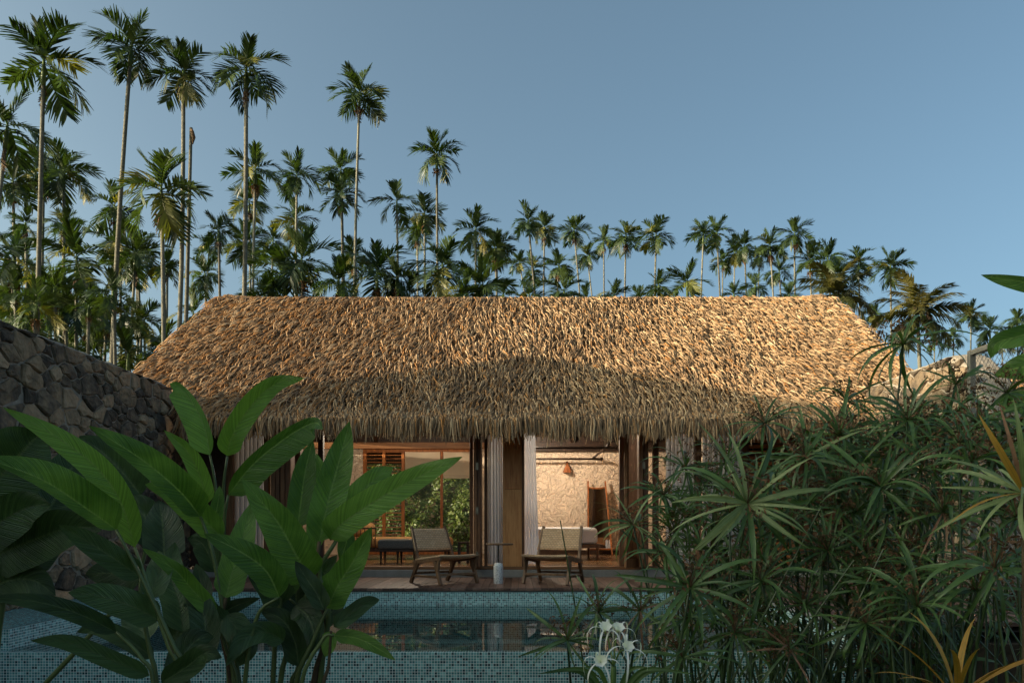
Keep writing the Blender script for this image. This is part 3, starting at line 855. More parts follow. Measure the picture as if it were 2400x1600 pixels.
# centre group
vbox('door_frame', 1101, 1108, mat='teak_v', d0=FD - .05, d1=FD + .02)
folded_leaves([(1110, 1117.5), (1118.8, 1126.5)], depth=.6, front=FD - .30)
for py in (1092, 1196, 1301): hinge(1118, py, FD - .305)
vbox('door_frame', 1135, 1142, d0=FD)
panel('glass_pane', M['glass'], villa, (PX(1142, FD), FD + .05, FZ), (1, 0, 0), (0, 0, 1), PX(1180, FD) - PX(1142, FD), 2.3)
colm = vbox('column', 1184, 1223, mat='oak_panel', d0=FD - .10, d1=FD + .2, z0=.151, z1=1.285, bevel=.003)
vbox('column_panel', 1184, 1223, mat='oak_panel', d0=FD - .10, d1=FD + .2, z0=1.289, z1=2.5, bevel=.003)
vbox('column_edge', 1178.5, 1184, mat='oak_panel', d0=FD - .105, d1=FD + .19, z0=.151, z1=2.5)
vbox('column_edge', 1223, 1229, mat='teak_v', d0=FD - .105, d1=FD + .19, z0=.151, z1=2.5)
# bedroom opening, right side
vbox('door_frame', 1452, 1463, d0=FD, d1=FD + .08)
# an open glazed leaf swung inward
def open_leaf(x0, y0, x1, y1, z0, z1, w=.075, t=.04):
    lf = MB()
    lf.bar((x0, y0, z0 + .06), (x1, y1, z0 + .06), t, .12)
    lf.bar((x0, y0, z1 - .05), (x1, y1, z1 - .05), t, .10)
    dx, dy = x1 - x0, y1 - y0; L = math.hypot(dx, dy); ux, uy = dx / L, dy / L
    for k in (w / 2, L - w / 2):
        c = (x0 + ux * k, y0 + uy * k)
        lf.bar((c[0], c[1], z0 + .12), (c[0], c[1], z1 - .1), t, w, up=(ux, uy, 0))
    o = lf.build('door_leaf', M['teak_v'], villa, bevel=.003)
    mk('glass_pane', [(x0 + ux * w, y0 + uy * w, z0 + .12), (x1 - ux * w, y1 - uy * w, z0 + .12), (x1 - ux * w, y1 - uy * w, z1 - .1), (x0 + ux * w, y0 + uy * w, z1 - .1)], [(0, 1, 2, 3)], M['glass'], o)
open_leaf(PX(1500, FD) , FD + .02, PX(1466, FD - .42), FD - .42, FZ, 2.36)
folded_leaves([(1499, 1508), (1510, 1520)], depth=.6, front=FD - .30)
for py in (1090, 1300): hinge(1509, py, FD - .305)
vbox('door_frame', 1531, 1544)
panel('glass_pane', M['glass'], villa, (PX(1544, FD), FD + .05, FZ), (1, 0, 0), (0, 0, 1), PX(1630, FD) - PX(1544, FD), 2.3)
vbox('door_frame', 1630, 1644)
panel('glass_pane', M['glass'], villa, (PX(1644, FD), FD + .05, FZ), (1, 0, 0), (0, 0, 1), PX(1740, FD) - PX(1644, FD), 2.3)
vbox('door_frame', 1740, 1756)
vbox('slatted_panel_frame', 1850, 1864)
for k in range(26):
    box('louvre_slat', M['orange_wood'], villa, PX(1756, FD), PX(1850, FD), FD + .02, FD + .06, FZ + .05 + k * .085, FZ + .10 + k * .085, 0)
box('end_panel', M['teak_v'], villa, PX(1864, FD), 4.955, FD, FD + .1, FZ, 2.6)
# partitions and side walls
def gable_wall(name, x0, x1, y0):
    pr = [(y0, FZ), (y0, 2.28 + max(0, y0 - 12.3) * .74), (14.6, 4.08), (RD - .002, 2.28), (RD - .002, FZ)]
    n = len(pr)
    v = [(x0, a, b) for a, b in pr] + [(x1, a, b) for a, b in pr]
    f = [tuple(range(n))[::-1], tuple(range(n, 2 * n))] + [(k, (k + 1) % n, n + (k + 1) % n, n + k) for k in range(n)]
    mk(name, v, f, M['plaster'], villa)
gable_wall('side_wall', -4.86, -4.72, FD + .11)
gable_wall('side_wall', 4.76, 4.90, FD + .11)
gable_wall('partition', -.36, -.24, FD + .25)
gable_wall('partition', 3.05, 3.15, FD + .8)
# rear wall around the window
WX0, WX1 = PX(851, RD), PX(1108, RD)
box('rear_wall', M['plaster'], villa, -4.72, WX0, RD, RD + .18, FZ, 2.3, 0)
box('rear_wall', M['plaster'], villa, WX1, -.36, RD, RD + .18, FZ, 2.3, 0)
box('rear_wall', M['plaster'], villa, -.24, 4.76, RD + .101, RD + .28, FZ, 2.3, 0)
box('plaster_face', M['plaster'], villa, -.24, 4.76, RD, RD + .1, FZ, 2.249, 0)
box('gable_boards', M['dark_wood'], villa, -4.72, 4.76, RD + .02, RD + .14, 2.44, 2.78, 0)
box('rear_beam', M['teak_h'], villa, -4.72, -.36, RD - .12, RD + .1, 2.302, 2.43, .006)
box('rear_beam', M['dark_wood'], villa, -.24, 4.76, RD - .12, RD + .1, 2.25, 2.43, .006)
box('skirting', M['dark_wood'], villa, -.24, 3.05, RD - .025, RD - .001, FZ, .24, 0)
for k in range(12):
    x = -4.5 + k * .80
    rfm = MB()
    rfm.bar((x, 12.25, 2.42), (x, 14.55, 4.33), .06, .14); rfm.bar((x, 14.65, 4.33), (x, 17.35, 2.20), .06, .14)
    rfm.build('rafter', M['dark_wood'], villa)
# the living-room window
win = MB()
def wbar(px0, px1, z0, z1, t=.07):
    return box('window_frame', M['orange_wood'], villa, PX(px0, RD), PX(px1, RD), RD - t / 2 + .03, RD + t / 2 + .03, z0, z1, .003)
ZS, ZT = .20, 2.30
wbar(851, 859, ZS, ZT, .09); wbar(896, 903, ZS, ZT, .08); wbar(941, 948, ZS, ZT, .09); wbar(1032, 1038, ZS, ZT); wbar(1101, 1108, ZS, ZT, .09)
box('window_sill', M['orange_wood'], villa, WX0, WX1, RD - .03, RD + .14, FZ + .001, ZS - .001, .003)
box('window_head', M['orange_wood'], villa, PX(859, RD), PX(1101, RD), RD, RD + .06, ZT - .07, ZT - .001, .003)
for a, b in ((859, 896), (903, 941)):
    for k in range(27):
        z = ZS + .05 + k * .074
        mb = MB(); x0, x1 = PX(a, RD) + .002, PX(b, RD) - .002
        mb.add([(x0, RD, z), (x1, RD, z), (x1, RD + .055, z + .012), (x0, RD + .055, z + .012), (x0, RD, z + .008), (x1, RD, z + .008), (x1, RD + .055, z + .02), (x0, RD + .055, z + .02)],
               [(0, 3, 2, 1), (4, 5, 6, 7), (0, 1, 5, 4), (1, 2, 6, 5), (2, 3, 7, 6), (3, 0, 4, 7)])
        mb.build('louvre_slat', M['orange_wood'], villa)
for a, b in ((948, 1032), (1038, 1101)):
    panel('glass_pane', M['glass'], villa, (PX(a, RD), RD + .05, ZS), (1, 0, 0), (0, 0, 1), PX(b, RD) - PX(a, RD), ZT - ZS - .07)

# ------------------------------------------------------------------ fabrics
def curtain(name, label, mat, x0, x1, y, z0, z1, folds, amp=.03, flare=0.0, group=None):
    nu, nv = folds * 10, 14
    v = []
    r = random.Random(int((x0 + 9) * 1000)); ph = [r.uniform(0, 6.28) for _ in range(3)]
    for j in range(nv + 1):
        t = j / nv
        for i in range(nu + 1):
            u = i / nu
            x = x0 + (x1 - x0) * u + flare * (1 - t) ** 2 * (u if flare > 0 else (1 - u))
            yy = y + amp * (.6 + .4 * (1 - t)) * math.sin(u * folds * 2 * math.pi + ph[0] + .5 * math.sin(t * 2 + ph[1])) + .3 * amp * math.sin(u * folds * 4.7 + ph[2])
            v.append((x, yy, z0 + (z1 - z0) * t))
    n = nu + 1
    f = [(j * n + i, j * n + i + 1, (j + 1) * n + i + 1, (j + 1) * n + i) for j in range(nv) for i in range(nu)]
    o = mk(name, v, f, M[mat], smooth=True); prop(o, label, 'curtain', group)
    return o
curtain('curtain', 'grey white curtain behind the glass beside the folded doors left of the daybed', 'curtain', PX(546, 12.5), PX(618, 12.5), 12.5, .17, 2.5, 7)
curtain('curtain', 'pale full length curtain between the folded doors and the wooden column', 'sheer', PX(1143, 12.45), PX(1180, 12.45), 12.47, .17, 2.5, 5, amp=.025)
curtain('curtain', 'sheer white curtain gathered in the bedroom opening beside the wooden column', 'sheer', PX(1229, 12.55), PX(1255, 12.55), 12.55, .17, 2.55, 5, amp=.025, flare=.07)
curtain('curtain', 'grey curtain behind the glass beside the open bedroom door leaf', 'curtain', PX(1560, 12.5), PX(1628, 12.5), 12.5, .17, 2.5, 7)
curtain('curtain', 'grey curtain behind the glass next to the slatted panel', 'curtain', PX(1646, 12.5), PX(1738, 12.5), 12.5, .17, 2.5, 8)

def blind(px0, px1, zb, label):
    x0, x1 = PX(px0, 16.9), PX(px1, 16.9)
    ys, pts = 16.93, [(0, 2.24), (.004, 2.0), (-.004, 1.86), (-.02, 1.80), (-.045, 1.775), (-.05, 1.75), (-.02, 1.735), (-.04, 1.715), (-.05, 1.70), (-.03, 1.685)]
    pts = [(a, 2.24 - (2.24 - z) * (2.24 - zb) / (2.24 - 1.685)) for a, z in pts]
    v = []; nx = 10
    for a, z in pts:
        for i in range(nx + 1):
            u = i / nx
            v.append((x0 + (x1 - x0) * u, ys + a + .006 * math.sin(u * 9 + z * 8), z - .006 * math.sin(u * math.pi)))
    n = nx + 1
    f = [(j * n + i, j * n + i + 1, (j + 1) * n + i + 1, (j + 1) * n + i) for j in range(len(pts) - 1) for i in range(nx)]
    prop(mk('roman_blind', v, f, M['blind'], smooth=True), label, 'blind')
blind(949, 1031, 1.72, 'cream fabric blind half lowered over the window pane next to the louvres')
blind(1039, 1100, 1.70, 'cream fabric blind half lowered over the window pane next to the folded doors')

# ------------------------------------------------------------------ woven lounge chairs
def mat_weave(name, s1, s2, c0, c1):
    m, nt, b = new_mat(name)
    uv = N(nt, 'ShaderNodeUVMap')
    br = N(nt, 'ShaderNodeTexBrick'); br.offset = .5
    br.inputs['Scale'].default_value = 1; br.inputs['Brick Width'].default_value = s1; br.inputs['Row Height'].default_value = s2
    br.inputs['Mortar Size'].default_value = min(s1, s2) * .14; br.inputs['Mortar Smooth'].default_value = 1
    br.inputs['Color1'].default_value = (*c0, 1); br.inputs['Color2'].default_value = (*c1, 1); br.inputs['Mortar'].default_value = (*[x * .35 for x in c0], 1)
    nt.links.new(uv.outputs[0], br.inputs['Vector']); nt.links.new(br.outputs['Color'], b.inputs['Base Color'])
    bp = N(nt, 'ShaderNodeBump', invert=True); bp.inputs['Strength'].default_value = .8; bp.inputs['Distance'].default_value = .004
    nt.links.new(br.outputs['Fac'], bp.inputs['Height']); nt.links.new(bp.outputs[0], b.inputs['Normal'])
    b.inputs['Roughness'].default_value = .8
    return m
M['weave'] = mat_weave('paper_cord_weave', .045, .026, (.56, .35, .19), (.68, .45, .27))

def woven_sheet(name, parent, A, B, C, D, sag, nrm, thick=.028):
    """woven panel between corners A-B (one rail) and D-C (other rail), sagging along nrm"""
    A, B, C, D = map(lambda p: np.array(p, float), (A, B, C, D)); nrm = np.array(nrm, float)
    nu, nv = 10, 10
    v = []; uv = []
    lu = np.linalg.norm(B - A); lv = np.linalg.norm(D - A)
    for side in (1, -1):
        for j in range(nv + 1):
            for i in range(nu + 1):
                u, t = i / nu, j / nv
                p = (A * (1 - u) + B * u) * (1 - t) + (D * (1 - u) + C * u) * t
                p = p - nrm * (sag * 4 * u * (1 - u) * (.35 + .65 * 4 * t * (1 - t)) )
                edge = min(1, min(u, 1 - u, t, 1 - t) * 12)
                p = p + nrm * side * thick * .5 * (.35 + .65 * edge ** .5)
                v.append(p); uv.append((u * lu, t * lv + (side < 0) * 3))
    n = nu + 1; K = n * (nv + 1)
    f = []
    for j in range(nv):
        for i in range(nu):
            a = j * n + i
            f.append((a, a + 1, a + n + 1, a + n)); f.append((K + a, K + a + n, K + a + n + 1, K + a + 1))
    ring = [i for i in range(n)] + [j * n + nu for j in range(1, nv + 1)] + [nv * n + i for i in range(nu - 1, -1, -1)] + [j * n for j in range(nv - 1, 0, -1)]
    for k in range(len(ring)):
        a, b_ = ring[k], ring[(k + 1) % len(ring)]
        f.append((a, K + a, K + b_, b_))
    return mk(name, v, f, M['weave'], parent, uv=uv, smooth=True)

def chair(label, x, y, ang):
    t = thing('lounge_chair', label, 'chair', (x, y, 0), 'woven lounge chairs on the deck')
    ca, sa = math.cos(ang), math.sin(ang)
    def T(f_, s, z):   # f_ forward, s sideways (chair's right), z up -> world
        return (x + f_ * ca + s * sa, y + f_ * sa - s * ca, z)
    W = .30
    for s in (-1, 1):
        mb = MB()
        # seat side rail, front a little higher
        mb.bar(T(-.27, s * W, .27), T(.33, s * W, .345), .034, .05)
        mb.build('side_rail', M['chair_wood'], t, bevel=.006)
        mb = MB(); mb.bar(T(.20, s * W, .315), T(.33, s * W, 0.0), .036, .05, up=(ca, sa, .3)); mb.bar(T(.29, s * W, .325), T(.262, s * W, .18), .03, .05, up=(ca, sa, 0)); mb.build('leg', M['chair_wood'], t, bevel=.006)
        mb = MB(); mb.bar(T(-.16, s * W, .285), T(-.33, s * W, 0.0), .036, .05, up=(ca, sa, -.3)); mb.bar(T(-.23, s * W, .28), T(-.235, s * W, .16), .03, .05, up=(ca, sa, 0)); mb.build('leg', M['chair_wood'], t, bevel=.006)
        mb = MB(); mb.bar(T(-.17, s * (W - .005), .29), T(-.36, s * (W - .03), .745), .032, .045, up=(ca, sa, .4)); mb.build('back_post', M['chair_wood'], t, bevel=.006)
        mb = MB(); mb.bar(T(-.275, s * W, .10), T(.285, s * W, .10), .022, .03); mb.build('stretcher', M['chair_wood'], t, bevel=.004)
    mb = MB(); mb.bar(T(.285, -W, .13), T(.285, W, .13), .022, .03); mb.build('stretcher', M['chair_wood'], t, bevel=.004)
    mb = MB(); mb.bar(T(-.275, -W, .13), T(-.275, W, .13), .022, .03); mb.build('stretcher', M['chair_wood'], t, bevel=.004)
    up = np.array([ -.12 * ca, -.12 * sa, .99])
    woven_sheet('seat', t, T(-.20, -W - .022, .31), T(-.20, W + .022, .31), T(.345, W + .022, .372), T(.345, -W - .022, .372), .022, up, thick=.052)
    bn = np.array([.92 * ca, .92 * sa, .38])
    woven_sheet('backrest', t, T(-.218, -W - .012, .43), T(-.218, W + .012, .43), T(-.335, W - .008, .715), T(-.335, -W + .008, .715), .02, bn, thick=.04)
    return t
chair('woven cord lounge chair turned sideways in front of the folded doors', PX(1040, 10.9), 10.95, R(-48))
chair('woven cord lounge chair facing the pool in front of the bedroom opening', PX(1298, 10.9), 10.95, R(-112))

# side table
st = thing('side_table', 'small round side table with white terrazzo foot between the two chairs', 'table', (PX(1168, 10.83), 10.83, 0))
c = (PX(1168, 10.83), 10.83, 0)
MB().lathe(c, [(.06, 0), (.0625, .004), (.0625, .22), (.060, .24), (.052, .257), (.038, .268), (.012, .273)], 28).build('base', M['terrazzo'], st, smooth=True)
MB().tube([(c[0], c[1], .27), (c[0], c[1], .505)], .009, 10).build('stem', M['black_metal'], st)
MB().lathe((c[0] + .015, c[1], .503), [(.165, 0), (.178, .006), (.178, .018), (.174, .022)], 36).build('table_top', M['chair_wood'], st)

# ------------------------------------------------------------------ bed, canopy frame, mirror, wall lamp
def rounded_box(name, mat, parent, x0, x1, y0, y1, z0, z1, r, puff=0.0):
    o = MB().box(x0, x1, y0, y1, z0, z1).build(name, mat, parent, smooth=True)
    b = o.modifiers.new('bevel', 'BEVEL'); b.width = r; b.segments = 5
    return o
bx0, bx1, by0, by1 = -.20, 1.40, 14.3, 16.4
bed = thing('bed', 'low timber bed with white mattress behind the right lounge chair', 'bed', ((bx0 + bx1) / 2, 15.3, FZ))
rounded_box('mattress', M['mattress'], bed, bx0, bx1 - .03, by0 + .03, by1, .425, .71, .07)
fr = MB(); fr.box(bx0, bx1 + .06, by0 - .02, by0 + .06, .36, .42); fr.box(bx0, bx1 + .06, by1 - .06, by1 + .02, .36, .42); fr.box(bx1 - .02, bx1 + .06, by0 + .06, by1 - .06, .36, .42)
fr.box(bx0, bx1 - .02, by0 + .06, by1 - .06, .385, .415)
fr.build('bed_frame', M['chair_wood'], bed, bevel=.005)
for x in (bx0 + .12, bx1 - .03):
    for y in (by0 + .08, by1 - .2):
        MB().tube([(x, y, .37), (x, y, FZ)], [.026, .018], 10).build('leg', M['chair_wood'], bed)
cf = thing('canopy_frame', 'dark wooden canopy frame hung above the bed', 'frame', (.6, 15.5, 2.08))
zc = 2.08
for nm, a, b_ in (('front_pole', (-.2, 14.3, zc), (1.68, 14.3, zc)), ('rear_pole', (-.2, 16.75, zc), (1.68, 16.75, zc)), ('side_pole', (1.54, 14.16, zc + .04), (1.54, 16.9, zc + .04)), ('side_pole', (-.1, 14.2, zc + .04), (-.1, 16.9, zc + .04))):
    o = MB().tube([a, b_], .021, 10).build(nm, M['dark_wood'], cf, smooth=True)
    for e in (a, b_):
        MB().lathe((e[0], e[1], e[2] - .032), [(.008, 0), (.026, .01), (.033, .032), (.026, .054), (.008, .064)], 12).build('knob', M['dark_wood'], o, smooth=True)
for x in (-.1, 1.54):
    MB().tube([(x, 14.9, zc + .05), (x, 14.9, 3.9)], .004, 5).build('hanging_cord', M['black_metal'], cf)

mir = thing('leaning_mirror', 'tall tapered wooden framed mirror leaning on the plaster wall', 'mirror', (PX(1405, 16.7), 16.6, FZ))
def mirror_pt(px, z):
    k = (z - FZ) / 1.45
    return np.array([PX(px, 16.65), 16.50 + .36 * k, z])
zt = 1.60
for a, b_ in ((1377, 1380.5), (1433, 1421)):
    MB().bar(mirror_pt(a, FZ + .0), mirror_pt(b_, zt + .04), .032, .04, up=(0, 1, 0)).build('upright', M['orange_wood'], mir, bevel=.006)
crv = [mirror_pt(1380.5 + (1421 - 1380.5) * t, zt - .075 - .035 * math.sin(math.pi * t) ** .5 * 1.0) for t in np.linspace(.04, .96, 11)]
MB().tube(crv, .016, 8).build('top_rail', M['orange_wood'], mir)
MB().bar(mirror_pt(1378, .27), mirror_pt(1432, .27), .03, .035, up=(0, 1, 0)).build('bottom_rail', M['orange_wood'], mir)
g_ = [mirror_pt(1379, .29), mirror_pt(1430, .29), mirror_pt(1421.5, zt - .10), mirror_pt(1381.5, zt - .10)]
mk('mirror_glass', g_, [(0, 1, 2, 3)], M['mirror'], mir)

lamp = thing('wall_lamp', 'terracotta pyramid wall lamp below the canopy pole', 'lamp', (PX(1329, 16.9), 16.95, 1.9))
lc = P(1329, 1106, 16.9); ap = P(1329.5, 1081, 16.9)
mk('shade', [(lc[0] - .085, 16.985, lc[2]), (lc[0] + .10, 16.985, lc[2]), (lc[0] + .085, 16.82, lc[2] - .005), (lc[0] - .02, 16.80, lc[2] - .01), (ap[0], 16.985, ap[2]), (ap[0], 16.93, ap[2])],
   [(0, 3, 5, 4), (3, 2, 5), (2, 1, 4, 5), (0, 1, 2, 3), (0, 4, 1)], M['leather'], lamp)
box('wall_bracket', M['dark_wood'], lamp, ap[0] - .02, ap[0] + .02, 16.986, 16.999, ap[2] - .12, ap[2] + .01, 0)

# ceiling lamps of the two rooms (lit)
def mat_emit(name, col, s):
    m, nt, b = new_mat(name)
    b.inputs['Base Color'].default_value = (*col, 1); b.inputs['Emission Color'].default_value = (*col, 1); b.inputs['Emission Strength'].default_value = s
    return m
M['bulb'] = mat_emit('lit_bulb', (1, .72, .45), 12)
def ceiling_lamp(label, x, y, z, ztop, power):
    t = thing('ceiling_lamp', label, 'lamp', (x, y, z))
    MB().tube([(x, y, z + .10), (x, y, ztop)], .006, 6).build('cord', M['black_metal'], t)
    MB().lathe((x, y, z), [(.17, .02), (.165, .026), (.05, .10), (.02, .12)], 24).build('shade', M['blind'], t, smooth=True)
    MB().lathe((x, y, z - .005), [(.01, -.04), (.032, -.025), (.036, 0), (.02, .04)], 14).build('bulb', M['bulb'], t, smooth=True)
    l = bpy.data.lights.new('lamp_light', 'POINT'); l.energy = power; l.color = (1, .84, .64); l.shadow_soft_size = .07
    lo = bpy.data.objects.new('lamp_light', l); COL.objects.link(lo); lo.parent = t; lo.location = (0, 0, -.13)
ceiling_lamp('lit ceiling lamp with shallow shade hanging in the bedroom', -.05, 15.0, 2.74, 4.1, 78)
ceiling_lamp('lit ceiling lamp with shallow shade hanging in the living room', PX(944, 13.9), 13.9, 2.42, 3.9, 36)

# ------------------------------------------------------------------ living-room furniture
ox0, ox1, oy0, oy1 = PX(884, 12.95), PX(978, 12.95), 12.95, 13.45
ott = thing('ottoman_bench', 'grey upholstered bench on turned legs behind the left lounge chair', 'bench', ((ox0 + ox1) / 2, 13.2, FZ))
rounded_box('cushion', M['grey_fabric'], ott, ox0, ox1, oy0, oy1, .375, .535, .05)
MB().box(ox0 + .01, ox1 - .01, oy0 + .01, oy1 - .01, .34, .374).build('apron', M['dark_wood'], ott, bevel=.004)
for x in (ox0 + .05, (ox0 + ox1) / 2, ox1 - .05):
    for y in (oy0 + .05, oy1 - .05):
        MB().lathe((x, y, FZ), [(.010, 0), (.014, .03), (.011, .05), (.020, .12), (.016, .15), (.022, .16), (.022, .19)], 12).build('leg', M['dark_wood'], ott, smooth=True)
dx0, dx1, dy0, dy1 = -3.02, -1.19, 14.4, 15.2
day = thing('daybed', 'mustard daybed with dark spindle arm in front of the louvred window', 'sofa', ((dx0 + dx1) / 2, 14.8, FZ))
rounded_box('seat_cushion', M['mustard'], day, dx0 + .06, dx1, dy0, dy1, .36, .545, .07)
MB().box(dx0 + .03, dx1 - .02, dy0 + .02, dy1 - .02, .29, .358).build('base_frame', M['dark_wood'], day, bevel=.005)
bc = rounded_box('bolster', M['mustard'], day, PX(818, 14.6), PX(870, 14.6), 14.55, 15.1, .54, .80, .09)
for x in (dx0 + .08, dx1 - .08):
    for y in (dy0 + .06, dy1 - .06):
        MB().tube([(x, y, .30), (x, y, FZ)], [.026, .018], 10).build('leg', M['dark_wood'], day)
MB().tube([(dx0 + .0, dy0 - .02, .70), (PX(882, 14.38), dy0 - .02, .70)], .014, 8).build('arm_rail', M['dark_wood'], day)
for k in range(9):
    x = dx0 + .03 + k * ((PX(880, 14.38) - dx0 - .03) / 8)
    MB().tube([(x, dy0 - .02, .31), (x, dy0 - .02, .70)], .008, 6).build('spindle', M['dark_wood'], day)
stl = thing('stool', 'small dark wooden stool beside the folded doors', 'stool', (PX(1090, 13.2), 13.3, FZ))
sx = PX(1090, 13.2)
MB().box(sx - .12, sx + .06, 13.2, 13.42, .46, .49).build('seat', M['dark_wood'], stl, bevel=.005)
for a in (-.10, .04):
    for y in (13.22, 13.40):
        MB().box(sx + a - .018, sx + a + .018, y - .018, y + .018, FZ, .459).build('leg', M['dark_wood'], stl)

# ------------------------------------------------------------------ hedge behind the villa
def leaf_cloud(n, sampler, size, seed, aspect=2.0):
    g = np.random.default_rng(seed)
    c, nrm = sampler(g, n)
    nrm = nrm + g.normal(0, .7, (n, 3)); nrm /= np.linalg.norm(nrm, axis=1)[:, None]
    a = np.cross(nrm, g.normal(0, 1, (n, 3))); a /= np.linalg.norm(a, axis=1)[:, None] + 1e-9
    b = np.cross(nrm, a)
    s = size * g.uniform(.6, 1.4, n)[:, None]
    V = np.stack([c - a * s * aspect / 2, c + b * s * .5 - nrm * s * .12, c + a * s * aspect / 2, c - b * s * .5 - nrm * s * .12], 1)
    Fc = (np.arange(n) * 4)[:, None] + np.array([[0, 1, 2, 3]])
    uv = np.tile(np.array([[.3, 0], [.3, .5], [.3, 1], [.7, .5]]), (n, 1))
    return V.reshape(-1, 3), Fc, uv
def hedge():
    h = thing('hedge', 'clipped leafy hedge climbing behind the living room window', 'hedge', (-2.6, 23.5, -.15))
    def smp(g, n):
        x = g.uniform(-6.5, 1.5, n); z = g.uniform(-.1, 3.4, n)
        slope = 22.4 + np.clip(z - .7, 0, 9) * .75
        bump_ = .22 * np.sin(x * 3.1 + z * 2) + .18 * np.sin(x * 6.7 - z * 3.3) + .14 * np.sin(x * 1.3 + z * 7.1)
        dep = g.exponential(.14, n)
        return np.stack([x, slope + bump_ + dep, z], 1), np.tile([0, -1, .5], (n, 1)).astype(float)
    V, Fc, uv = leaf_cloud(26000, smp, .05, 9)
    mk('foliage', V, Fc, M['hedge'], h, uv=uv, kind='stuff')
    core = [(-6.5, 23.2, -.15), (1.5, 23.2, -.15), (1.5, 23.2, .6), (-6.5, 23.2, .6), (1.5, 25.3, 3.2), (-6.5, 25.3, 3.2), (-6.5, 26, -.15), (1.5, 26, -.15)]
    mk('branch_core', core, [(0, 1, 2, 3), (3, 2, 4, 5), (5, 4, 7, 6), (0, 3, 5, 6), (1, 7, 4, 2)], M['old_stem'], h)
hedge()

# ------------------------------------------------------------------ palms
def frond_mesh(name, seed, n=26, length=1.0, bend=1.15, leaflet=.42, mat='palm_leaf', width=.046, droop=.25, vee=.55, ragged=.15, fwd=.75):
    r = random.Random(seed)
    pts = []; ang = 0.0; p = np.zeros(3); K = 16
    tw = r.uniform(-.25, .25)
    for i in range(K + 1):
        pts.append((p.copy(), ang))
        ang -= bend / K * (.5 + 1.1 * i / K)
        p = p + np.array([math.cos(ang), 0, math.sin(ang)]) * length / K
        p[1] += tw * length / K * i / K
    def at(t):
        q = min(t * K, K - 1e-6); i = int(q); w_ = q - i
        return pts[i][0] * (1 - w_) + pts[i + 1][0] * w_, pts[i][1] * (1 - w_) + pts[i + 1][1] * w_
    mb = MB(); 
    V = []; Fc = []; UV = []
    # rachis
    rv = []
    for i in range(0, K + 1, 2):
        q, a = pts[i]; w_ = .014 * length * (1 - .8 * i / K) + .002
        V += [q + [0, -w_, 0], q + [0, 0, w_], q + [0, w_, 0]]; UV += [(.5, 0)] * 3
    nr = K // 2 + 1
    for i in range(nr - 1):
        for c in range(2): Fc.append((i * 3 + c, i * 3 + c + 1, i * 3 + c + 4, i * 3 + c + 3))
    for k in range(n):
        t = .12 + .88 * k / (n - 1)
        q, a = at(t)
        env = (math.sin(math.pi * (.12 + .80 * (t - .12) / .88)) ** .55)
        for sd in (-1, 1):
            if r.random() < ragged * .35: continue
            L = leaflet * length * env * r.uniform(.82, 1.12)
            T = np.array([math.cos(a), 0, math.sin(a)]); Up = np.array([-math.sin(a), 0, math.cos(a)]); Sd = np.array([0, sd, 0.])
            f_ = fwd * (.75 + .8 * t) + r.uniform(-.15, .15)
            v_ = vee * (1 - .5 * t) + r.uniform(-.2, .2)
            d = T * f_ + Sd * 1.0 + Up * v_; d /= np.linalg.norm(d)
            wdir = T - d * T.dot(d); wdir /= np.linalg.norm(wdir)
            wdt = width * length * r.uniform(.8, 1.2)
            b0 = len(V)
            dr = droop * r.uniform(.5, 1.6)
            for m_, (tt, wf) in enumerate(((0, .55), (.5, 1.0), (1.0, .25))):
                c_ = q + d * L * tt; c_ = c_ - np.array([0, 0, 1]) * L * dr * tt * tt
                V += [c_ - wdir * wdt * wf / 2, c_ + wdir * wdt * wf / 2]; UV += [(.3, tt), (.7, tt)]
            Fc += [(b0, b0 + 1, b0 + 3, b0 + 2), (b0 + 2, b0 + 3, b0 + 5, b0 + 4)]
    return mesh(name, np.array(V), Fc, M[mat], uv=UV)
FRONDS = [frond_mesh('frond', 100 + i, bend=random.uniform(.7, 1.7), droop=random.uniform(.12, .5), leaflet=random.uniform(.40, .54), ragged=random.uniform(.1, .5)) for i in range(10)]
FRONDS_UP = [frond_mesh('frond', 200 + i, bend=random.uniform(.15, .5), droop=.08, leaflet=.46, fwd=1.15, vee=.35) for i in range(4)]
FRONDS_YEL = [frond_mesh('frond', 300 + i, bend=random.uniform(.9, 1.6), droop=.4, mat='palm_leaf_yellow', ragged=.4) for i in range(3)]
FROND_DEAD = [frond_mesh('dead_frond', 400 + i, bend=.6, droop=.9, mat='brown_frond', ragged=.7, leaflet=.22) for i in range(2)]
COCO = [frond_mesh('frond', 500 + i, n=46, bend=random.uniform(.9, 1.5), droop=.55, leaflet=.26, width=.03, mat='coco_leaf', vee=.15, fwd=.55) for i in range(5)]

def fruit_mesh(seed):
    r = random.Random(seed); mb = MB()
    for k in range(46):
        a = r.uniform(0, 6.28); rad = r.uniform(.03, .24); z = -r.uniform(0, .38) * (1 - rad * 1.2) + .05
        c_ = (rad * math.cos(a), rad * math.sin(a), z); s = r.uniform(.03, .05)
        mb.add([(c_[0] + s, c_[1], c_[2]), (c_[0] - s, c_[1], c_[2]), (c_[0], c_[1] + s, c_[2]), (c_[0], c_[1] - s, c_[2]), (c_[0], c_[1], c_[2] + s), (c_[0], c_[1], c_[2] - s)],
               [(0, 2, 4), (2, 1, 4), (1, 3, 4), (3, 0, 4), (2, 0, 5), (1, 2, 5), (3, 1, 5), (0, 3, 5)])
    for k in range(16):
        a = r.uniform(0, 6.28)
        mb.tube([(0, 0, .05), (.14 * math.cos(a), .14 * math.sin(a), -.05), (.2 * math.cos(a), .2 * math.sin(a), -.3 - r.random() * .2)], .008, 3, False)
    return mesh('fruit_bunch', mb.v, mb.f, M['fruit'])
FRUIT = [fruit_mesh(i) for i in range(3)]

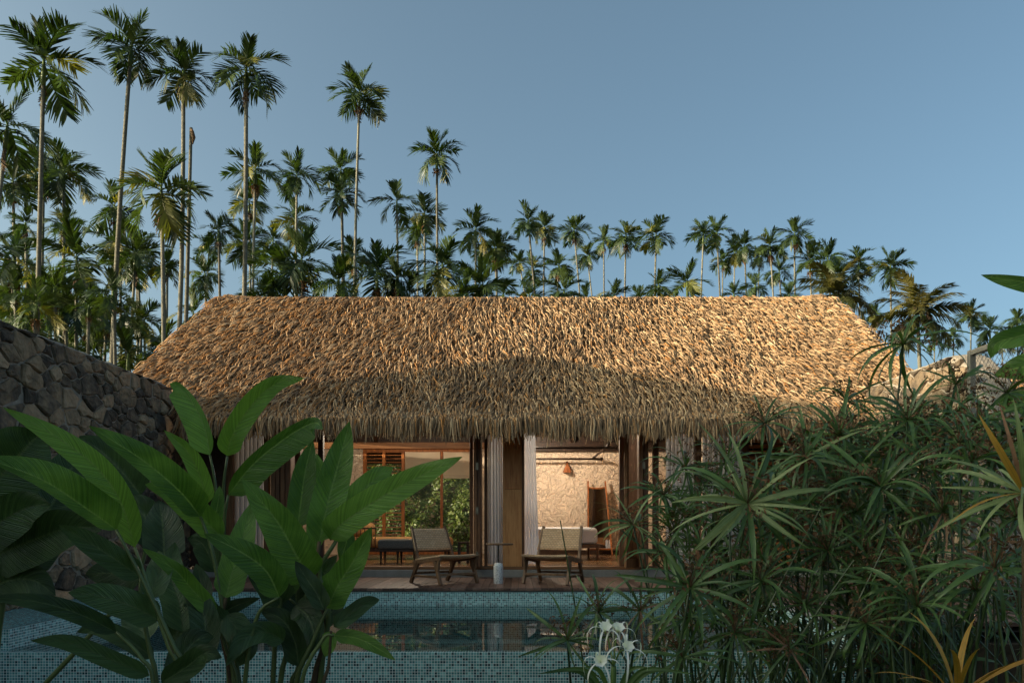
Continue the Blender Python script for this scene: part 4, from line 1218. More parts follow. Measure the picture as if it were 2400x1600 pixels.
def palm(label, group, px, py, rpx, d=None, base=None, seed=0, kind='areca', crown=1.0, nf=None, fruit=True, name='areca_palm'):
    """px,py: heart of the crown; rpx: crown radius in photo pixels"""
    r = random.Random(seed * 31 + int(px))
    Rm = 1.28 if kind == 'areca' else 3.0
    if d is None: d = max(17.5, min(Rm * F / rpx, 75))
    Rc = rpx / F * d
    top = P(px, py, d)
    if base is not None:
        slope = (base[0] - px) / (base[1] - py)
        bx = top[0] - slope * (-(top[2] + .15))
        bx = top[0] + slope * (top[2] + .15)
    else:
        bx = top[0] + r.uniform(-.25, .25)
    gz = -.15
    t = thing(name, label, 'palm tree', (bx, d, gz), group)
    H = top[2] - gz
    L = Rc / 1.0
    # trunk
    ct = Vector((top[0], d, top[2]))
    shl = .62 * L if kind == 'areca' else .2 * L
    n = 9; pts = []; rads = []
    bow = r.uniform(-.012, .012) * H; rb = min(.072, .050 + .0016 * H) * (1.0 if kind == 'areca' else 1.7)
    for i in range(n):
        k = i / (n - 1)
        h = (H - shl) * k
        kk = h / H
        pts.append((bx + (top[0] - bx) * kk + bow * math.sin(math.pi * kk), d, gz + h)); rads.append(rb * (1.15 - .35 * k + (.3 * (1 - k) ** 8)))
    MB().tube(pts, rads, 8).build('trunk', M['trunk'], t, smooth=True)
    e = pts[-1]
    MB().tube([e, (e[0] + (top[0] - e[0]) * .4, d, e[2] + shl * .4), (top[0], d, top[2] + .02)], [rads[-1] * 1.25, rads[-1] * 1.15, rads[-1] * .55], 8).build('crownshaft' if kind == 'areca' else 'crown_base', M['shaft' if kind == 'areca' else 'trunk'], t, smooth=True)
    nf = nf or r.randint(12, 15)
    az0 = r.uniform(0, 6.28); yel = 0
    for k in range(nf):
        q = k / (nf - 1)
        az = az0 + k * 2.399 + r.uniform(-.25, .25)
        if kind == 'areca':
            el = R(82 - 118 * q ** .95 + r.uniform(-10, 10))
            if q < .22: me = r.choice(FRONDS_UP)
            else: me = r.choice(FRONDS if r.random() < .88 else FRONDS_YEL)
            yel += me in FRONDS_YEL
            s = L * r.uniform(.9, 1.12) * crown * (.82 if q < .22 else 1)
            zz = top[2] - .10 * L * q
        else:
            el = R(75 - 105 * q + r.uniform(-8, 8)); me = r.choice(COCO); s = L * r.uniform(.9, 1.1); zz = top[2] - .03 * q
        rot = (Matrix.Rotation(az, 3, 'Z') @ Matrix.Rotation(-el, 3, 'Y') @ Matrix.Rotation(r.uniform(-.5, .5), 3, 'X')).to_euler()
        obj('frond', me, t, (top[0], d, zz), rot, s)
    dead = kind == 'areca' and r.random() < .4
    if dead:
        rot = (Matrix.Rotation(r.uniform(0, 6.28), 3, 'Z') @ Matrix.Rotation(R(70), 3, 'Y')).to_euler()
        obj('dead_frond', r.choice(FROND_DEAD), t, (e[0], d, e[2] + .1), rot, L * .6)
    fr_ = fruit and kind == 'areca' and r.random() < .8
    if fr_:
        obj('fruit_bunch', r.choice(FRUIT), t, (e[0], d, e[2] + .02), (0, 0, r.uniform(0, 6)), L * .78)
    if '{}' in label:
        looks = ('dense' if nf >= 14 else 'full' if nf >= 12 else 'thin') + (' yellow flecked' if yel else ' green') + ' crown'
        looks += ' and dead frond' if dead else ' and brown fruit' if fr_ else ''
        t['label'] = label.format(looks)
    return t

G1 = 'areca palms behind the villa'
tall = [  # px, py, radius, (base x, base y), label
    (103, 128, 102, (87, 782), 'tall areca palm with broad shaggy skirt of dead fronds rising over the left stone wall'),
    (308, 98, 80, (274, 818), 'tallest areca palm with fronds swept low around its trunk above the left stone wall'),
    (430, 158, 70, (406, 818), 'tall areca palm with thin drooping crown growing beside the bare broken trunk'),
    (577, 150, 80, (566, 700), 'tall areca palm with dense hanging fruit rising at the left end of the thatched ridge'),
    (843, 205, 63, (839, 704), 'tall areca palm with two tiers of fronds standing alone above the thatched ridge'),
    (1024, 350, 58, (1032, 600), 'slim areca palm with one compact fruit bunch and round crown above the lower palms'),
    (18, 280, 95, (0, 470), 'leaning areca palm with big dark crown partly cut off next to the broad shaggy palm'),
    (930, 458, 54, (932, 704), 'areca palm with few upright fronds forming a V above the thatched ridge'),
]
for i, (px, py, rp_, bs, lab) in enumerate(tall):
    palm(lab, None, px, py + 10, rp_, base=bs, seed=i + 1, d=(24 if i < 4 else None), nf=(7 if 'forming a V' in lab else None), crown=1.05)
mid = [(150, 395, 70), (103, 405, 66), (30, 420, 72), (378, 440, 108), (268, 480, 62), (180, 600, 92), (33, 605, 88), (150, 530, 50), (272, 565, 64), (318, 590, 72), (490, 578, 36), (480, 640, 50),
       (599, 395, 66), (696, 408, 56), (799, 395, 52), (800, 450, 55), (584, 470, 52), (575, 566, 58), (692, 512, 54), (995, 498, 50), (978, 538, 46), (1115, 535, 52), (830, 600, 50), (1160, 580, 50), (640, 560, 44)]
for i, (px, py, rp_) in enumerate(mid):
    left = px < 520
    palm('medium areca with {} in the left grove' if left else 'medium areca with {} behind the left roof half',
         'palms of the left grove' if left else 'medium palms behind the left half of the roof', px, py, rp_, base=(px + random.uniform(-8, 8) + (-6 if left else 0), 800), seed=50 + i)
near = [(707, 605, 92), (665, 640, 84), (884, 632, 80), (794, 655, 62), (1037, 618, 82), (1130, 668, 74), (1085, 690, 60), (960, 690, 62), (620, 690, 62), (930, 650, 52)]
for i, (px, py, rp_) in enumerate(near):
    palm('young areca with {} above the left ridge', 'young palms at the left of the ridge', px, py, rp_, seed=90 + i, d=random.uniform(27, 30), nf=13)
right = [(1238, 517, 46), (1276, 532, 40), (1345, 538, 38), (1376, 598, 32), (1415, 562, 35), (1467, 550, 42), (1538, 547, 45), (1649, 547, 40), (1680, 544, 42), (1166, 577, 46), (1250, 628, 40), (1310, 622, 42),
         (1217, 613, 28), (1694, 610, 30), (1745, 574, 40), (1862, 547, 44), (1805, 574, 42), (1826, 634, 38), (1940, 604, 52), (1898, 610, 44), (2012, 613, 40), (2087, 622, 48), (2050, 736, 30), (1965, 640, 40), (1722, 590, 34), (1780, 600, 30)]
for i, (px, py, rp_) in enumerate(right):
    palm('distant areca with {} behind the right roof half', 'distant palms behind the right half of the roof', px, py, rp_, base=(px + random.uniform(-6, 14), 700 if px < 1900 else 840), seed=130 + i)
low = [(1610, 660, 55), (1544, 668, 40), (1439, 692, 42), (1322, 680, 62), (1240, 690, 40), (1500, 700, 36), (1375, 700, 40), (1720, 690, 34), (1770, 668, 36), (1850, 690, 36), (1180, 690, 44)]
for i, (px, py, rp_) in enumerate(low):
    palm('low areca with {} over the right ridge', 'low palms over the right of the ridge', px, py, rp_, seed=170 + i, nf=11, d=random.uniform(30, 40), fruit=False)
far_r = [(2276, 735, 36), (2320, 770, 38), (2385, 748, 32), (2235, 790, 28), (2350, 800, 30), (2190, 800, 30), (2405, 800, 34), (2120, 790, 30), (2300, 830, 30)]
for i, (px, py, rp_) in enumerate(far_r):
    palm('far areca with {} beyond the wire fence', 'palms beyond the right wall', px, py, rp_, seed=200 + i)
palm('coconut palm with long brownish drooping fronds beyond the right end of the roof', None, 2150, 735, 105, d=44, seed=230, kind='coco', nf=20, name='coconut_palm')
palm('coconut palm half hidden behind the right verge of the thatched roof', None, 1955, 690, 100, d=46, seed=231, kind='coco', nf=18, name='coconut_palm')
# filler of the left grove, lower crowns and thin trunks
for i in range(40):
    px = random.uniform(-30, 560); py = random.uniform(650, 840)
    palm('low shaded areca with {} in the left grove', 'undergrowth palms of the left grove', px, py, random.uniform(45, 75), d=random.uniform(23, 36), seed=300 + i, nf=9)
for i in range(10):
    px = random.uniform(40, 520); py = random.uniform(520, 640)
    palm('slim areca with {} among the left trunks', 'slim palms of the left grove', px, py, random.uniform(38, 52), d=random.uniform(30, 42), seed=340 + i, nf=9)
# bare broken trunk
bt = thing('broken_palm_trunk', 'bare broken palm trunk with one withered sheath hanging at its top', 'palm trunk', (PX(424, 25), 25, -.15))
tp = P(448, 300, 25)
pts = [(PX(422, 25) + (tp[0] - PX(422, 25)) * k, 25, -.15 + (tp[2] + .15) * k) for k in np.linspace(0, 1, 9)]
MB().tube(pts, [.085 - .035 * k for k in np.linspace(0, 1, 9)], 8).build('trunk', M['trunk'], bt, smooth=True)
MB().tube([(tp[0], 25, tp[2]), (tp[0] + .05, 24.95, tp[2] - .12), (tp[0] + .10, 24.93, tp[2] - .32), (tp[0] + .07, 24.95, tp[2] - .52)], [.02, .05, .06, .01], 7).build('withered_sheath', M['brown_frond'], bt, smooth=True)

# understorey behind the left wall and behind the villa
def shrubs():
    def smp(g, n):
        x = g.uniform(-24, 20, n); y = g.uniform(26, 44, n)
        top = 1.7 + .9 * np.sin(x * .7) + .7 * np.sin(x * 1.9 + y) + .5 * np.sin(y * 1.3 + x * .3) + np.where(x < -7, 2.6, 0)
        z = -.1 + np.sqrt(g.uniform(0, 1, n)) * np.clip(top, .4, 5)
        return np.stack([x, y, z], 1), np.tile([-.3, -.4, .7], (n, 1)).astype(float)
    V, Fc, uv = leaf_cloud(60000, smp, .13, 12)
    o = mk('undergrowth', V, Fc, M['hedge'], uv=uv)
    prop(o, 'loose mass of green undergrowth among the palm trunks', 'undergrowth', kind='stuff')
shrubs()

# ------------------------------------------------------------------ neighbouring houses
def simple_house(name, label, cx, cy, rot, length, half, zr, ze, wall_h, strands, seed, ground=-.15, over=.6, rk=.97):
    t = thing(name, label, 'house', (cx, cy, ground))
    t.rotation_euler = (0, 0, rot)
    O = ORG[t]; L2 = length / 2
    def loc(v): return np.array(v, float) + O
    v = [(-L2, -half, ze), (L2, -half, ze), (L2 * rk, 0, zr), (-L2 * rk, 0, zr), (-L2, half, ze), (L2, half, ze)]
    v2 = [(a, b, c - .28) for a, b, c in v]
    V = [loc(p) - [0, 0, ground] for p in v + v2]
    mk('roof', V, [(0, 1, 2, 3), (3, 2, 5, 4), (6, 9, 8, 7), (9, 10, 11, 8), (0, 6, 7, 1), (4, 5, 11, 10), (0, 3, 9, 6), (3, 4, 10, 9), (1, 7, 8, 2), (2, 8, 11, 5)], M['thatch_base'], t)
    if strands:
        pf = [(0, zr), (-half, ze)]
        vg = lambda d: (-L2 * .93 - .07 * L2 * np.abs(d) / half, L2 * .93 + .07 * L2 * np.abs(d) / half)
        Vt, Ft, ti, wa = make_thatch(pf, vg, strands, seed, wid=.05)
        mk('thatch', Vt + O - [0, 0, ground], Ft, M['thatch'], t, attr={'tint': ti, 'warm': wa}, kind='stuff')
    W, D_ = L2 - over, half - over
    mb = MB(); 
    a = loc((-W, -D_, 0)); b = loc((W, D_, wall_h - ground))
    mb.box(a[0], b[0], a[1], b[1], a[2], b[2]); mb.build('wall', M['plaster'], t)
    g1 = MB()
    for sgn in (-1, 1):
        p = [loc((sgn * W * .99, -D_, wall_h - ground + .002)), loc((sgn * W * .99, D_, wall_h - ground + .002)), loc((sgn * W * .99, 0, zr - .3 - ground))]
        g1.add(p, [(0, 1, 2)])
    g1.build('gable', M['plaster'], t)
    for k in range(4):
        x = -W + (k + .5) * 2 * W / 4
        p = loc((x, -D_ - .03, 1.2))
        fr_ = MB().box(p[0] - .55, p[0] + .55, p[1] - .03, p[1] + .03, p[2] - .6, p[2] + .7).build('window', M['orange_wood'], t)
        MB().box(p[0] - .48, p[0] + .48, p[1] - .04, p[1] - .032, p[2] - .53, p[2] + .63).build('pane', M['glass'], fr_)
    dp = loc((0, -D_ - .035, 1.05)); MB().box(dp[0] - .35, dp[0] + .35, dp[1] - .02, dp[1] + .02, dp[2] - 1.05, dp[2] + 1.0).build('door', M['teak_v'], t)
    return t
# neighbour far right, only its ridge shows over the wall
simple_house('thatched_neighbour_house', 'sunlit pale thatched house far beyond the right stone wall', 14.5, 29, 0, 9.5, 3.2, CZ + (VY - 866) / F * 29, 2.6, 2.5, 5000, 41)
# villa to the left, outside the frame; its level ridge throws the shade on deck, pool and eaves
tanE = math.tan(R(SUN_EL))
back = SUN_AZ - 180
sh = Vector((-math.sin(R(back)), -math.cos(R(back)))); la = Vector((math.cos(R(back)), -math.sin(R(back))))
Dn = 11.0
zr = 4.32 + Dn * tanE
u0, u1 = -12.25, 3.2
cu = (u0 + u1) / 2
cxy = sh * Dn + la * cu
simple_house('thatched_neighbour_house', 'thatched two storey villa on the uphill side of the left stone wall', cxy.x, cxy.y, math.atan2(la.y, la.x), (u1 - u0) / .97, 3.0, zr, zr - 2.6, zr - 2.9, 0, 42, ground=-.15)

# ------------------------------------------------------------------ wire fence on the right
fen = thing('wire_fence', 'chain link fence in a grey steel frame before the right stone wall', 'fence', (4.6, 8.4, -.15))
FX, fd0, fd1, fz = 4.6, 8.43, 5.2, CZ + 1.75
MB().box(FX - .03, FX + .03, fd0 - .03, fd0 + .03, -.15, fz).build('post', M['metal'], fen, bevel=.004)
MB().box(FX - .03, FX + .03, fd1 - .03, fd1 + .03, -.15, fz).build('post', M['metal'], fen, bevel=.004)
MB().box(FX - .025, FX + .025, fd1 + .03, fd0 - .03, fz - .055, fz - .003).build('top_rail', M['metal'], fen, bevel=.004)
MB().box(FX - .025, FX + .025, fd1 + .03, fd0 - .03, -.10, -.05).build('bottom_rail', M['metal'], fen, bevel=.004)
def chain():
    mb = MB(); Hh = fz - .06 + .05; Wd = fd0 - fd1 - .06; sp = .075
    for s in (1, -1):
        k = -Hh
        while k < Wd:
            # line y = k + z (s=1) clipped
            z0 = max(0, -k); z1 = min(Hh, Wd - k)
            if z1 - z0 > .02:
                y0, y1 = k + z0, k + z1
                if s < 0: y0, y1 = Wd - y0, Wd - y1
                mb.tube([(FX + .002 * s, fd1 + .03 + y0, -.05 + z0), (FX + .002 * s, fd1 + .03 + y1, -.05 + z1)], .0022, 3, False)
            k += sp
    mb.build('chain_link_mesh', M['wire'], fen)
chain()

# blue scrap
bl = thing('blue_cloth', 'small scrap of bright blue cloth lying on the right stone wall top', 'cloth', tuple(P(1983, 921, 11.9)))
c_ = P(1983, 921, 11.9); g = random.Random(4)
v = [(c_[0] + (i - 2) * .022, c_[1] + (j - 1) * .03, c_[2] + .015 * math.sin(i * 1.7 + j) + g.uniform(0, .018)) for j in range(4) for i in range(5)]
mk('cloth', v, [(j * 5 + i, j * 5 + i + 1, j * 5 + i + 6, j * 5 + i + 5) for j in range(3) for i in range(4)], M['blue_cloth'], bl, smooth=True)

# ------------------------------------------------------------------ heliconias in the foreground, left
def crom(pts, n):
    pts = [np.array(p, float) for p in pts]
    if len(pts) == 2: return [pts[0] * (1 - t) + pts[1] * t for t in np.linspace(0, 1, n)]
    Q = [2 * pts[0] - pts[1]] + pts + [2 * pts[-1] - pts[-2]]
    out = []
    m = len(pts) - 1
    for t in np.linspace(0, m, n):
        i = min(int(t), m - 1); u = t - i
        a, b, c, d = Q[i], Q[i + 1], Q[i + 2], Q[i + 3]
        out.append(.5 * ((2 * b) + (c - a) * u + (2 * a - 5 * b + 4 * c - d) * u * u + (-a + 3 * b - 3 * c + d) * u ** 3))
    return out
CAM = np.array([0, 0, CZ])
def paddle_leaf(parent, mid, w, wl=1.0, wr=1.0, tilt=0.0, fold=.25, mat='heliconia', seed=0, wave=.02, rib=True):
    """mid: world points from the leaf base to its tip; w: half width in metres"""
    r = random.Random(seed)
    n = 22; C = crom(mid, n); nc = 4
    V = []; UV = []
    ph = r.uniform(0, 6)
    L = sum(np.linalg.norm(C[i + 1] - C[i]) for i in range(n - 1))
    for i, c in enumerate(C):
        t = i / (n - 1)
        T = C[min(i + 1, n - 1)] - C[max(i - 1, 0)]; T /= np.linalg.norm(T)
        Vw = c - CAM; Vw /= np.linalg.norm(Vw)
        S = np.cross(T, Vw); S /= np.linalg.norm(S) + 1e-9
        Nn = np.cross(S, T)
        if Nn.dot(Vw) > 0: Nn = -Nn
        prof = min(1, (t / .13)) ** .55 * (1 - max(0, (t - .38) / .62) ** 2.1) ** .85 if t < 1 else 0
        prof = max(prof, .02)
        for k in range(-nc, nc + 1):
            a = abs(k) / nc; sd = 1 if k > 0 else -1
            ww = w * prof * (wr if k > 0 else wl)
            ang = tilt + (fold if sd > 0 else -fold) * 1.0
            dirv = S * math.cos(ang) * sd + Nn * math.sin(ang if sd > 0 else -ang) * 1.0
            dirv = S * sd * math.cos(fold) + Nn * math.sin(fold)
            if tilt:
                ct, s_ = math.cos(tilt), math.sin(tilt)
                ds, dn = dirv.dot(S), dirv.dot(Nn)
                dirv = S * (ds * ct - dn * s_) + Nn * (ds * s_ + dn * ct)
            p = c + dirv * ww * a + Nn * (-.10 * ww * a * a) + Nn * (wave * a * w * 2 * math.sin(t * 17 + ph + (1.3 if sd > 0 else 0)) )
            V.append(p); UV.append((.5 + .5 * k / nc, t * L / .5))
    m = 2 * nc + 1
    Fc = [(i * m + k, i * m + k + 1, (i + 1) * m + k + 1, (i + 1) * m + k) for i in range(n - 1) for k in range(m - 1)]
    o = mk('leaf', V, Fc, M[mat], parent, smooth=True, uv=UV)
    return o

def stem(parent, pts, r0, r1, mat='heliconia_stem', name='stem'):
    C = crom(pts, 12)
    return MB().tube(C, list(np.linspace(r0, r1, len(C))), 7).build(name, M[mat], parent, smooth=True)

def hel(label, base_px, base_d, leaves, stems):
    b = (PX(base_px, base_d), base_d, -.85)
    t = thing('heliconia_plant', label, 'plant', b, 'heliconias at the near edge of the pool')
    for i, lf in enumerate(leaves):
        pts, d, w = lf[0], lf[1], lf[2]; kw = lf[3] if len(lf) > 3 else {}
        ds = np.linspace(d[0], d[1], len(pts)) if hasattr(d, '__len__') else [d] * len(pts)
        mid_ = [P(p[0], p[1], dd) for p, dd in zip(pts, ds)]
        kw = dict(kw); kw['fold'] = kw.get('fold', .25) * 1.15 + .06; w = w * (1.13 if 'mat' not in kw else 1.15)
        paddle_leaf(t, mid_, w / F * float(np.mean(ds)), seed=int(pts[0][0] * 7 + i), **kw)
    for pts, d, r0, r1, *mt in stems:
        w_ = [P(p[0], p[1], d) for p in pts]
        if w_[0][2] > -.8:
            s_ = w_[0].copy(); w_ = [np.array([s_[0] + (b[0] - s_[0]) * .5, d + (base_d - d) * .5, -.86])] + w_
        stem(t, w_, r0, r1, *(mt or ['heliconia_stem']))
    return t
K = dict
# main clump, right of the group (lit leaves in front of the living room)
hel('heliconia clump with broad upright green leaves in front of the living room', 735, 4.2, [
    ([(773, 1262), (800, 1228), (880, 1173), (985, 1115), (1083, 1070)], (4.15, 3.9), 33, K(fold=.12)),
    ([(803, 1200), (840, 1160), (885, 1118), (922, 1094)], (4.5, 4.6), 27, K(fold=.2)),
    ([(749, 1268), (768, 1180), (795, 1080), (819, 988)], (4.2, 4.2), 37, K(fold=.28)),
    ([(698, 1235), (706, 1170), (716, 1100), (733, 1030)], (4.35, 4.35), 28, K(fold=.2)),
    ([(740, 1290), (742, 1200), (752, 1120), (742, 1062)], (4.45, 4.5), 24, K(fold=.5)),
    ([(733, 1352), (700, 1310), (650, 1222), (568, 1122)], (4.1, 3.8), 46, K(fold=.15, wl=.9)),
    ([(768, 1425), (790, 1375), (832, 1308), (871, 1234)], (4.0, 3.9), 33, K(fold=.3)),
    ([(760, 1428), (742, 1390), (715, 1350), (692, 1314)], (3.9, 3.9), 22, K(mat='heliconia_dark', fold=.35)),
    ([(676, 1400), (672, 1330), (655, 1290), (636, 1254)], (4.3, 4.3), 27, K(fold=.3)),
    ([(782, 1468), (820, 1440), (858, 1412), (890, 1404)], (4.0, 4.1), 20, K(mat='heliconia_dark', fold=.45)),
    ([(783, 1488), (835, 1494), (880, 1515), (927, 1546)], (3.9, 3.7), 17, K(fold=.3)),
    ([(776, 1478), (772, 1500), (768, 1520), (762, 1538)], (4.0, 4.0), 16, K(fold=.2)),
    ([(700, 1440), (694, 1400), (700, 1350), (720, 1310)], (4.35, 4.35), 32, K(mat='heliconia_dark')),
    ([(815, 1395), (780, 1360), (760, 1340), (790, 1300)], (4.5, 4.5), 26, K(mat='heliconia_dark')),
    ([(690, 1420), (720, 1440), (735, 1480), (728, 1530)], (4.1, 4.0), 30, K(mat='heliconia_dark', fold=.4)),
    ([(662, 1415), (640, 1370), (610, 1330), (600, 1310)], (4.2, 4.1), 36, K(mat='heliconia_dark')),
    ([(665, 1500), (620, 1480), (570, 1500), (530, 1560)], (4.0, 3.8), 26, K(mat='heliconia_dark', fold=.4)),
    ([(800, 1250), (812, 1262), (806, 1290), (797, 1312)], (4.4, 4.4), 18, K()),
    ([(700, 1560), (690, 1500), (660, 1450), (610, 1430)], (4.1, 4.1), 30, K(mat='heliconia_dark', fold=.4)),
    ([(720, 1500), (740, 1460), (780, 1430), (800, 1390)], (4.3, 4.4), 26, K(mat='heliconia_dark', fold=.3)),
    ([(690, 1480), (660, 1420), (640, 1380), (650, 1330)], (4.35, 4.4), 32, K(mat='heliconia_dark')),
    ([(730, 1420), (760, 1380), (800, 1350), (830, 1340)], (4.4, 4.5), 26, K(fold=.4)),
], [
    ([(640, 1640), (660, 1400), (690, 1270), (698, 1235)], 4.2, .016, .007), ([(655, 1640), (690, 1480), (733, 1352)], 4.15, .018, .009),
    ([(690, 1640), (735, 1500), (768, 1425)], 4.0, .016, .008), ([(730, 1640), (760, 1500), (742, 1360), (749, 1268)], 4.2, .022, .010, 'old_stem'),
    ([(745, 1640), (772, 1420), (745, 1340), (789, 1267), (773, 1262)], 4.2, .018, .008), ([(700, 1640), (755, 1500), (783, 1488)], 3.95, .014, .006),
    ([(680, 1640), (700, 1560), (720, 1450), (676, 1400)], 4.25, .015, .007), ([(755, 1640), (770, 1560), (776, 1478)], 4.0, .012, .006, 'old_stem'),
])
hel('heliconia clump with tall narrow leaves reaching up to the thatched eave', 520, 4.0, [
    ([(492, 1066), (482, 1010), (455, 950), (418, 905), (398, 899)], (4.2, 4.1), 31, K(fold=.2, wl=.35, wr=1.25)),
    ([(533, 1068), (545, 1020), (590, 950), (645, 900), (714, 886)], (4.3, 4.1), 26, K(fold=.25)),
    ([(535, 1160), (590, 1090), (670, 1025), (735, 990), (757, 1006)], (4.2, 3.9), 34, K(fold=.2, wl=1.25, wr=.5)),
    ([(500, 1255), (505, 1210), (512, 1170), (515, 1138)], (4.1, 4.1), 15, K()),
    ([(529, 1400), (545, 1340), (570, 1255), (592, 1175)], (4.0, 4.1), 31, K(fold=.2)),
    ([(470, 1210), (420, 1150), (330, 1075), (208, 998)], (3.9, 3.5), 36, K(fold=.15, wl=1.1, wr=.7)),
    ([(655, 1398), (622, 1335), (560, 1290), (478, 1250)], (3.8, 3.6), 33, K(fold=.2)),
    ([(506, 1440), (450, 1380), (410, 1335), (334, 1284)], (3.8, 3.6), 22, K(fold=.3)),
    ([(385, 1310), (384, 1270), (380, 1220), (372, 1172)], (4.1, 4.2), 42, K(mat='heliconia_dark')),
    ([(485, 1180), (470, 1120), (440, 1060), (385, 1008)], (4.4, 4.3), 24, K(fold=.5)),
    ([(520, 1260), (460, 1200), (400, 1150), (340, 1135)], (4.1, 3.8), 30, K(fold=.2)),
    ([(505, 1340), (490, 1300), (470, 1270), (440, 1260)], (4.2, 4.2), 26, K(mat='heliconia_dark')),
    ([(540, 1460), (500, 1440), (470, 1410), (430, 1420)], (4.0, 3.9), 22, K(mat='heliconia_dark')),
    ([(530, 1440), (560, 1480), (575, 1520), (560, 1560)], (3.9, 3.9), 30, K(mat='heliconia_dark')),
    ([(470, 1460), (500, 1450), (550, 1420), (610, 1400)], (4.1, 4.2), 20, K(mat='heliconia_dark', fold=.4)),
], [
    ([(560, 1640), (535, 1400), (515, 1240), (505, 1135), (492, 1066)], 4.2, .014, .006), ([(565, 1640), (530, 1420), (523, 1166), (533, 1068)], 4.25, .014, .006),
    ([(540, 1640), (520, 1400), (523, 1290), (527, 1208), (535, 1160)], 4.15, .014, .006), ([(545, 1640), (520, 1480), (529, 1400)], 4.0, .018, .008, 'old_stem'),
    ([(570, 1640), (600, 1450), (655, 1398)], 3.9, .014, .007), ([(550, 1640), (530, 1480), (500, 1300), (470, 1210)], 4.0, .016, .007), ([(560, 1640), (530, 1520), (506, 1440)], 3.9, .013, .006),
])
hel('heliconia clump with long dark leaves leaning over the pool corner', 400, 3.4, [
    ([(316, 1282), (285, 1180), (228, 1097), (130, 1022), (8, 955)], (3.5, 3.1), 32, K(fold=.2, wl=.9, wr=1.0)),
    ([(272, 1240), (200, 1190), (100, 1125), (-40, 1070)], (3.3, 2.9), 42, K(fold=.12, wl=1.2, wr=.45)),
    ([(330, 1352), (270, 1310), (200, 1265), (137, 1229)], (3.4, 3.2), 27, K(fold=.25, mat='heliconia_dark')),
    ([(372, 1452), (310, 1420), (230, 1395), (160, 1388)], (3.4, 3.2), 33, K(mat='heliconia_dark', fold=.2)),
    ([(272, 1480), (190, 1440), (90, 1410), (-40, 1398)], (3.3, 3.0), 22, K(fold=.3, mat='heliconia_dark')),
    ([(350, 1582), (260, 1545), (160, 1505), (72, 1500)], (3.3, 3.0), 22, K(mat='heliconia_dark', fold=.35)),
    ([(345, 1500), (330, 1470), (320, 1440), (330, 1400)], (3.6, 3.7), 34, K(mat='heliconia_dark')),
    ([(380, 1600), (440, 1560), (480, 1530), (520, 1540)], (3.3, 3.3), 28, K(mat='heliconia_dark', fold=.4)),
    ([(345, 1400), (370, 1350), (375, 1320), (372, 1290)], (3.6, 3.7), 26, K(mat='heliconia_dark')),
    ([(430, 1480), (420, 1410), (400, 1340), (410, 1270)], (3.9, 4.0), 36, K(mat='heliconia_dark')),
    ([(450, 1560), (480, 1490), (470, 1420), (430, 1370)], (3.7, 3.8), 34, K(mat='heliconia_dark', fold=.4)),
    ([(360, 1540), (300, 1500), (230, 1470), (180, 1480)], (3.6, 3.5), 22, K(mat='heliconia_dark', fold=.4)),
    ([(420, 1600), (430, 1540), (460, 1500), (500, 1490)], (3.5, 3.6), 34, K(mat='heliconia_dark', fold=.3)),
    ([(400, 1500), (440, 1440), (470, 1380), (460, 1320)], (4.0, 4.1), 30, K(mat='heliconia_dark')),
], [
    ([(430, 1640), (390, 1500), (350, 1380), (316, 1282)], 3.4, .014, .006), ([(445, 1640), (400, 1500), (330, 1350), (272, 1240)], 3.35, .014, .006),
    ([(370, 1640), (350, 1520), (330, 1400), (330, 1352)], 3.45, .013, .006), ([(440, 1640), (410, 1540), (372, 1452)], 3.4, .015, .006, 'old_stem'), ([(365, 1640), (330, 1540), (272, 1480)], 3.35, .012, .006),
])
hel('banana plant with huge dull grey green leaves against the stone wall', 20, 4.2, [
    ([(20, 1330), (80, 1250), (150, 1130), (200, 1030)], (4.3, 4.5), 62, K(mat='heliconia_dark', fold=.15)),
    ([(-40, 1200), (0, 1120), (60, 1050), (100, 1010)], (4.2, 4.2), 75, K(mat='heliconia_dark', fold=.2)),
    ([(330, 1160), (290, 1110), (240, 1060), (185, 1022)], (4.6, 4.5), 40, K(mat='heliconia_dark')),
    ([(-30, 1310), (40, 1280), (150, 1240), (246, 1235)], (4.2, 4.1), 55, K(mat='heliconia_dark', fold=.3)),
    ([(-60, 1270), (-10, 1230), (60, 1190), (120, 1180)], (4.0, 4.0), 50, K(mat='heliconia_dark', fold=.3)),
    ([(-40, 1390), (20, 1360), (80, 1360), (130, 1395)], (4.2, 4.2), 38, K(mat='heliconia_dark', fold=.2)),
    ([(330, 1345), (290, 1345), (240, 1342), (200, 1345)], (4.4, 4.4), 30, K(mat='heliconia_dark', fold=.1)),
    ([(360, 1280), (350, 1230), (320, 1190), (290, 1175)], (4.5, 4.5), 40, K(mat='heliconia_dark', fold=.3)),
], [([(-40, 1700), (-50, 1500), (-30, 1310)], 4.2, .04, .02), ([(-20, 1700), (-10, 1500), (20, 1330)], 4.25, .035, .018), ([(-50, 1700), (-60, 1450), (-40, 1200)], 4.2, .035, .018),
    ([(40, 1700), (200, 1500), (330, 1345), (330, 1160)], 4.55, .018, .008)])
